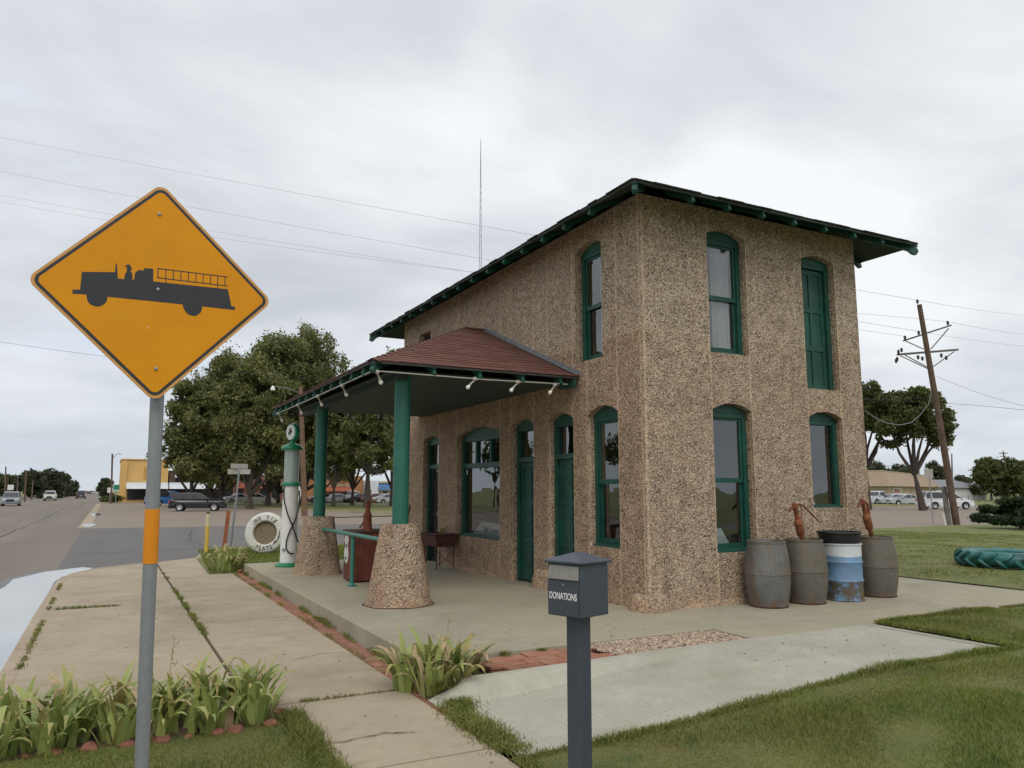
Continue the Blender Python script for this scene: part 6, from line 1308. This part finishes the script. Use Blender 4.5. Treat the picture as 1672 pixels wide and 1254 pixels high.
def car(kind, pos, heading, colour, label, cat='car', name=None, group=None):
    K_ = CAR[kind]; Lc, Wc = K_['L'], K_['W']; hw_ = Wc/2; t = thing(name or ('parked_'+kind), pos, label, cat, group); t.rotation_euler = (0, 0, heading)
    pm_ = paint('car_paint', colour); wr = K_['wr']; ox = -Lc/2
    def C(mb, nm, mat, par=None): o = put(nm, mb.mesh(nm), mat, par or t); return o
    def wz(z): return hw_*(1-.04*max(0, (.6-z)/.6)-.05*max(0, (z-.75)/.4))
    # body side outline with wheel arches
    low = .24; outl = list(K_['body']); arcs = []
    for wx in reversed(K_['wheels']):
        arcs += [(wx+(wr+.07)*cos(a), wr+(wr+.07)*sin(a)*.98) for a in np.linspace(-.22, pi+.22, 9)]
    outl = outl + [(Lc-.05, low)] + [(x, max(z, low)) for x, z in arcs] + [(.05, low)]
    m = MB(); n = len(outl); V = []
    for s_ in (-1, 1):
        for x, z in outl: V.append((Lc/2 - x, s_*wz(z)*(1-.10*max(0, 1-min(x, Lc-x)/.5)**2), z))
    F = [(i, (i+1) % n, (i+1) % n + n, i+n) for i in range(n)]; m.add(V, F)
    from mathutils.geometry import tessellate_polygon
    tri = tessellate_polygon([[Vector((x, z, 0)) for x, z in outl]])
    m.f += [tuple(v) for v in tri] + [tuple(v+n for v in q_) for q_ in tri]; m.sm += [False]*(2*len(tri))
    body = C(m, 'body', pm_); bev(body, .03, 2)
    rf_ = K_['roof']; zb_, zt_ = K_['belt'], max(z for _, z in rf_)
    gw = lambda z: hw_*(.93-.20*(z-zb_)/(zt_-zb_))
    m = MB(); nn_ = len(rf_); V = []
    for s_ in (-1, 1):
        for x, z in rf_: V.append((Lc/2-x, s_*gw(z), z))
        V += [(Lc/2-rf_[-1][0], s_*gw(zb_), zb_-.05), (Lc/2-rf_[0][0], s_*gw(zb_), zb_-.05)]
    n2 = nn_+2; m.add(V, [tuple(range(n2)), tuple(range(2*n2-1, n2-1, -1))] + [(i, (i+1) % n2, (i+1) % n2+n2, i+n2) for i in range(n2)]); cb = C(m, 'cabin', pm_); bev(cb, .03, 2)
    def topz(x):
        for (x0, z0), (x1, z1) in zip(rf_[:-1], rf_[1:]):
            if x0 <= x <= x1: return z0+(z1-z0)*(x-x0)/(x1-x0+1e-9)
        return zb_
    cuts = [rf_[0][0]+.12] + [d for d in K_['doors'] if rf_[0][0]+.2 < d < rf_[-1][0]-.2] + [rf_[-1][0]-.12]
    if kind == 'pickup': cuts = [1.6, 2.98]
    for s_ in (-1, 1):
        for a_, b_ in zip(cuts[:-1], cuts[1:]):
            a2, b2 = a_+.04, b_-.04; xs_ = np.linspace(a2, b2, 6); pts_ = [(x, max(zb_+.03, topz(x)-.10)) for x in xs_] + [(b2, zb_+.02), (a2, zb_+.02)]
            C(MB().add([(Lc/2-x, s_*(gw(z)+.012), z) for x, z in pts_], [tuple(range(len(pts_)))]), 'side_window', 'carglass')
    def endglass(p0, p1, nm):
        (x0, z0), (x1, z1) = p0, p1; d_ = Vector((-(x1-x0), 0, z1-z0)); nrm_ = Vector((d_.z, 0, -d_.x)).normalized(); 
        if (nrm_.x < 0) == (nm == 'windscreen'): nrm_ = -nrm_
        q_ = []
        for t_, sg2 in ((.1, -1), (.1, 1), (.9, 1), (.9, -1)):
            x = x0+(x1-x0)*t_; z = z0+(z1-z0)*t_; q_.append(Vector((Lc/2-x, sg2*(gw(z)-.07), z))+nrm_*.014)
        C(MB().add(q_, [(0, 1, 2, 3)]), nm, 'carglass')
    endglass(rf_[0], rf_[1], 'windscreen'); endglass(rf_[-1], rf_[-2], 'rear_window')
    for wx in K_['wheels']:
        for s_ in (-1, 1):
            c_ = Vector((Lc/2-wx, s_*(hw_-.12), wr)); w_ = C(MB().lathe([(wr*.6, -.11), (wr*.95, -.11), (wr, -.07), (wr, .07), (wr*.95, .11), (wr*.6, .11)], n=20, T=lambda x, y, z, c_=c_: (c_.x+x, c_.y+z, c_.z+y), cap=False), 'wheel', 'tyre')
            C(MB().lathe([(0, .06), (wr*.25, .07), (wr*.55, .085), (wr*.62, .10)], n=16, T=lambda x, y, z, c_=c_, s_=s_: (c_.x+x, c_.y+s_*z, c_.z+y), cap=False), 'rim', 'rim', w_)
    hz2 = .68 if kind in ('sedan',) else .78
    for s_ in (-1, 1):
        C(MB().box((Lc/2-.18, s_*(hw_-.38)-.18, hz2-.07), (Lc/2-.0, s_*(hw_-.38)+.18, hz2+.07)), 'headlight', 'bill'); C(MB().box((-Lc/2-.01, s_*(hw_-.22)-.10, hz2-.02), (-Lc/2+.1, s_*(hw_-.22)+.10, hz2+.2)), 'taillight', 'bill_red')
        C(MB().box((Lc/2-rf_[0][0]-.35, s_*(hw_+.07)-.07, zb_+.0), (Lc/2-rf_[0][0]-.2, s_*(hw_+.07)+.07, zb_+.14)), 'wing_mirror', pm_)
    C(MB().box((Lc/2-.06, -hw_*.8, .30), (Lc/2+.04, hw_*.8, .50)), 'bumper', 'tyre' if kind in ('suv', 'pickup') else pm_); C(MB().box((-Lc/2-.04, -hw_*.8, .32), (-Lc/2+.06, hw_*.8, .52)), 'bumper', 'tyre' if kind in ('suv', 'pickup') else pm_)
    C(MB().box((Lc/2-.05, -hw_*.42, .55), (Lc/2+.012, hw_*.42, hz2+.03)), 'grille', 'tyre'); C(MB().box((-Lc/2-.045, -.16, .58), (-Lc/2-.0, .16, .70)), 'number_plate', 'bill')
    if kind == 'pickup': C(MB().box((-Lc/2+.08, -hw_+.12, .8), (Lc/2-3.2, hw_-.12, 1.118+.006)), 'load_bed', 'tyre')
    return t
car('suv', spot(325, 72.5, G), -.22, (.010, .009, .012), 'black SUV parked side on in front of the park', 'SUV', 'parked_suv').scale = (1.04,)*3
car('pickup', spot(278, 95, G), .25, (.02, .11, .32), 'blue pickup truck with a white camper top beside the black SUV', 'pickup', 'parked_pickup')
bp_ = bpy.data.objects.get('parked_pickup')
o = put('camper_top', MB().hexa([(-2.6, -.85, 1.13), (-.42, -.85, 1.13), (-.42, .85, 1.13), (-2.6, .85, 1.13)], [(-2.5, -.72, 1.78), (-.48, -.72, 1.78), (-.48, .72, 1.78), (-2.5, .72, 1.78)]).mesh('camper_top') if False else MB().hexa([(-2.6, -.85, 1.13), (-.42, -.85, 1.13), (-.42, .85, 1.13), (-2.6, .85, 1.13)], [(-2.5, -.72, 1.78), (-.48, -.72, 1.78), (-.48, .72, 1.78), (-2.5, .72, 1.78)]).mesh('camper_top'), 'win_dark', bp_)
HS = -pi/2   # towards the camera along the road
car('van', spot(20, 96, G), HS+.04, (.20, .22, .25), 'silver blue minivan driving towards the camera on the left', 'minivan', 'moving_car')
car('pickup', spot(83, 140, G), HS, (.55, .54, .50), 'pale pickup approaching with its headlights towards us', 'pickup', 'moving_pickup')
car('pickup', spot(133, 172, G), -HS, (.03, .035, .05), 'dark pickup far down the road driving away', 'pickup', 'moving_pickup')
for k, (px, col_) in enumerate(((143, (.35, .1, .1)), (152, (.1, .1, .12)), (160, (.5, .5, .5)))): car('sedan', spot(px, 330, G), 0.0, col_, 'tiny ' + ('reddish', 'dark', 'pale')[k] + ' car parked at the far end of the road', 'car', 'parked_sedan', 'far parked cars')
for px, D, k, c_, hd, lab in ((530, 112, 'sedan', (.16, .03, .045), .2, 'maroon car parked beyond the lawn at the far column'), (553, 112, 'sedan', (.55, .56, .57), .3, 'white sedan parked beyond the lawn between elm trunks'), (574, 117, 'pickup', (.60, .60, .60), .3, 'white pickup parked beyond the lawn'), (588, 112, 'sedan', (.03, .03, .035), .3, 'dark sedan parked before the white pickup'), (613, 112, 'sedan', (.14, .03, .06), .3, 'maroon car just right of the thick elm trunk'), (634, 110, 'sedan', (.60, .62, .62), .25, 'white sedan parked at the near green column'),
                         (392, 113, 'sedan', (.62, .62, .62), .2, 'white car half hidden by elm trunks behind the street sign'), (420, 114, 'sedan', (.62, .62, .62), .2, 'second white car behind the elm trunks')):
    car(k, spot(px, D, G), hd, c_, lab, 'car', 'parked_sedan' if k == 'sedan' else 'parked_pickup', 'cars parked beyond the park')
car('van', spot(1541, 80, G), -YAW-.02, (.66, .68, .69), 'white minivan parked across the side street', 'minivan', 'parked_van').scale = (1.04,)*3
car('pickup', spot(1434, 104, G), pi-YAW+.5, (.50, .53, .57), 'silver pickup parked by the tan building', 'pickup', 'parked_pickup')
car('sedan', spot(1476, 100, G), pi-YAW+.1, (.40, .43, .45), 'silver sedan parked by the tan building', 'sedan', 'parked_sedan'); car('sedan', spot(1456, 103, G), pi-YAW+.2, (.45, .48, .50), 'pale grey car between the silver pickup and the sedan', 'car', 'parked_sedan')
# ------------------------------------------------------------------ tractor tyre on the lawn
tc0 = Vector((10.45, 1.35, lz(10.4, 1.3)+.02)); tt_ = thing('tractor_tyre', tc0, 'huge tractor tyre painted teal lying flat on the lawn', 'tyre')
pr = []
for a in np.linspace(-pi*.62, pi*.62, 15): pr.append((.70+.20*cos(a), .155+.155*sin(a)))
pr = [(.54, .02)] + pr + [(.54, .29), (.50, .26), (.49, .155), (.50, .05), (.54, .02)]
part('carcass', MB().lathe(pr, tuple(tc0), 56, cap=False), 'tractor', tt_)
for k in range(18):
    for hlf in (0, 1):
        a0 = 2*pi*k/18 + hlf*pi/18; pl = []
        for t in np.linspace(0, 1, 5):
            a = a0 + .16*t*1.2; z = (.155 + (1 if hlf else -1)*(.01+.14*t)); r_ = .915 - .09*t*t; pl.append(tc0+Vector((r_*cos(a), r_*sin(a), z)))
        part('tread_lug', MB().tube(pl, [.040, .046, .046, .042, .03], 6), 'tractor', tt_)
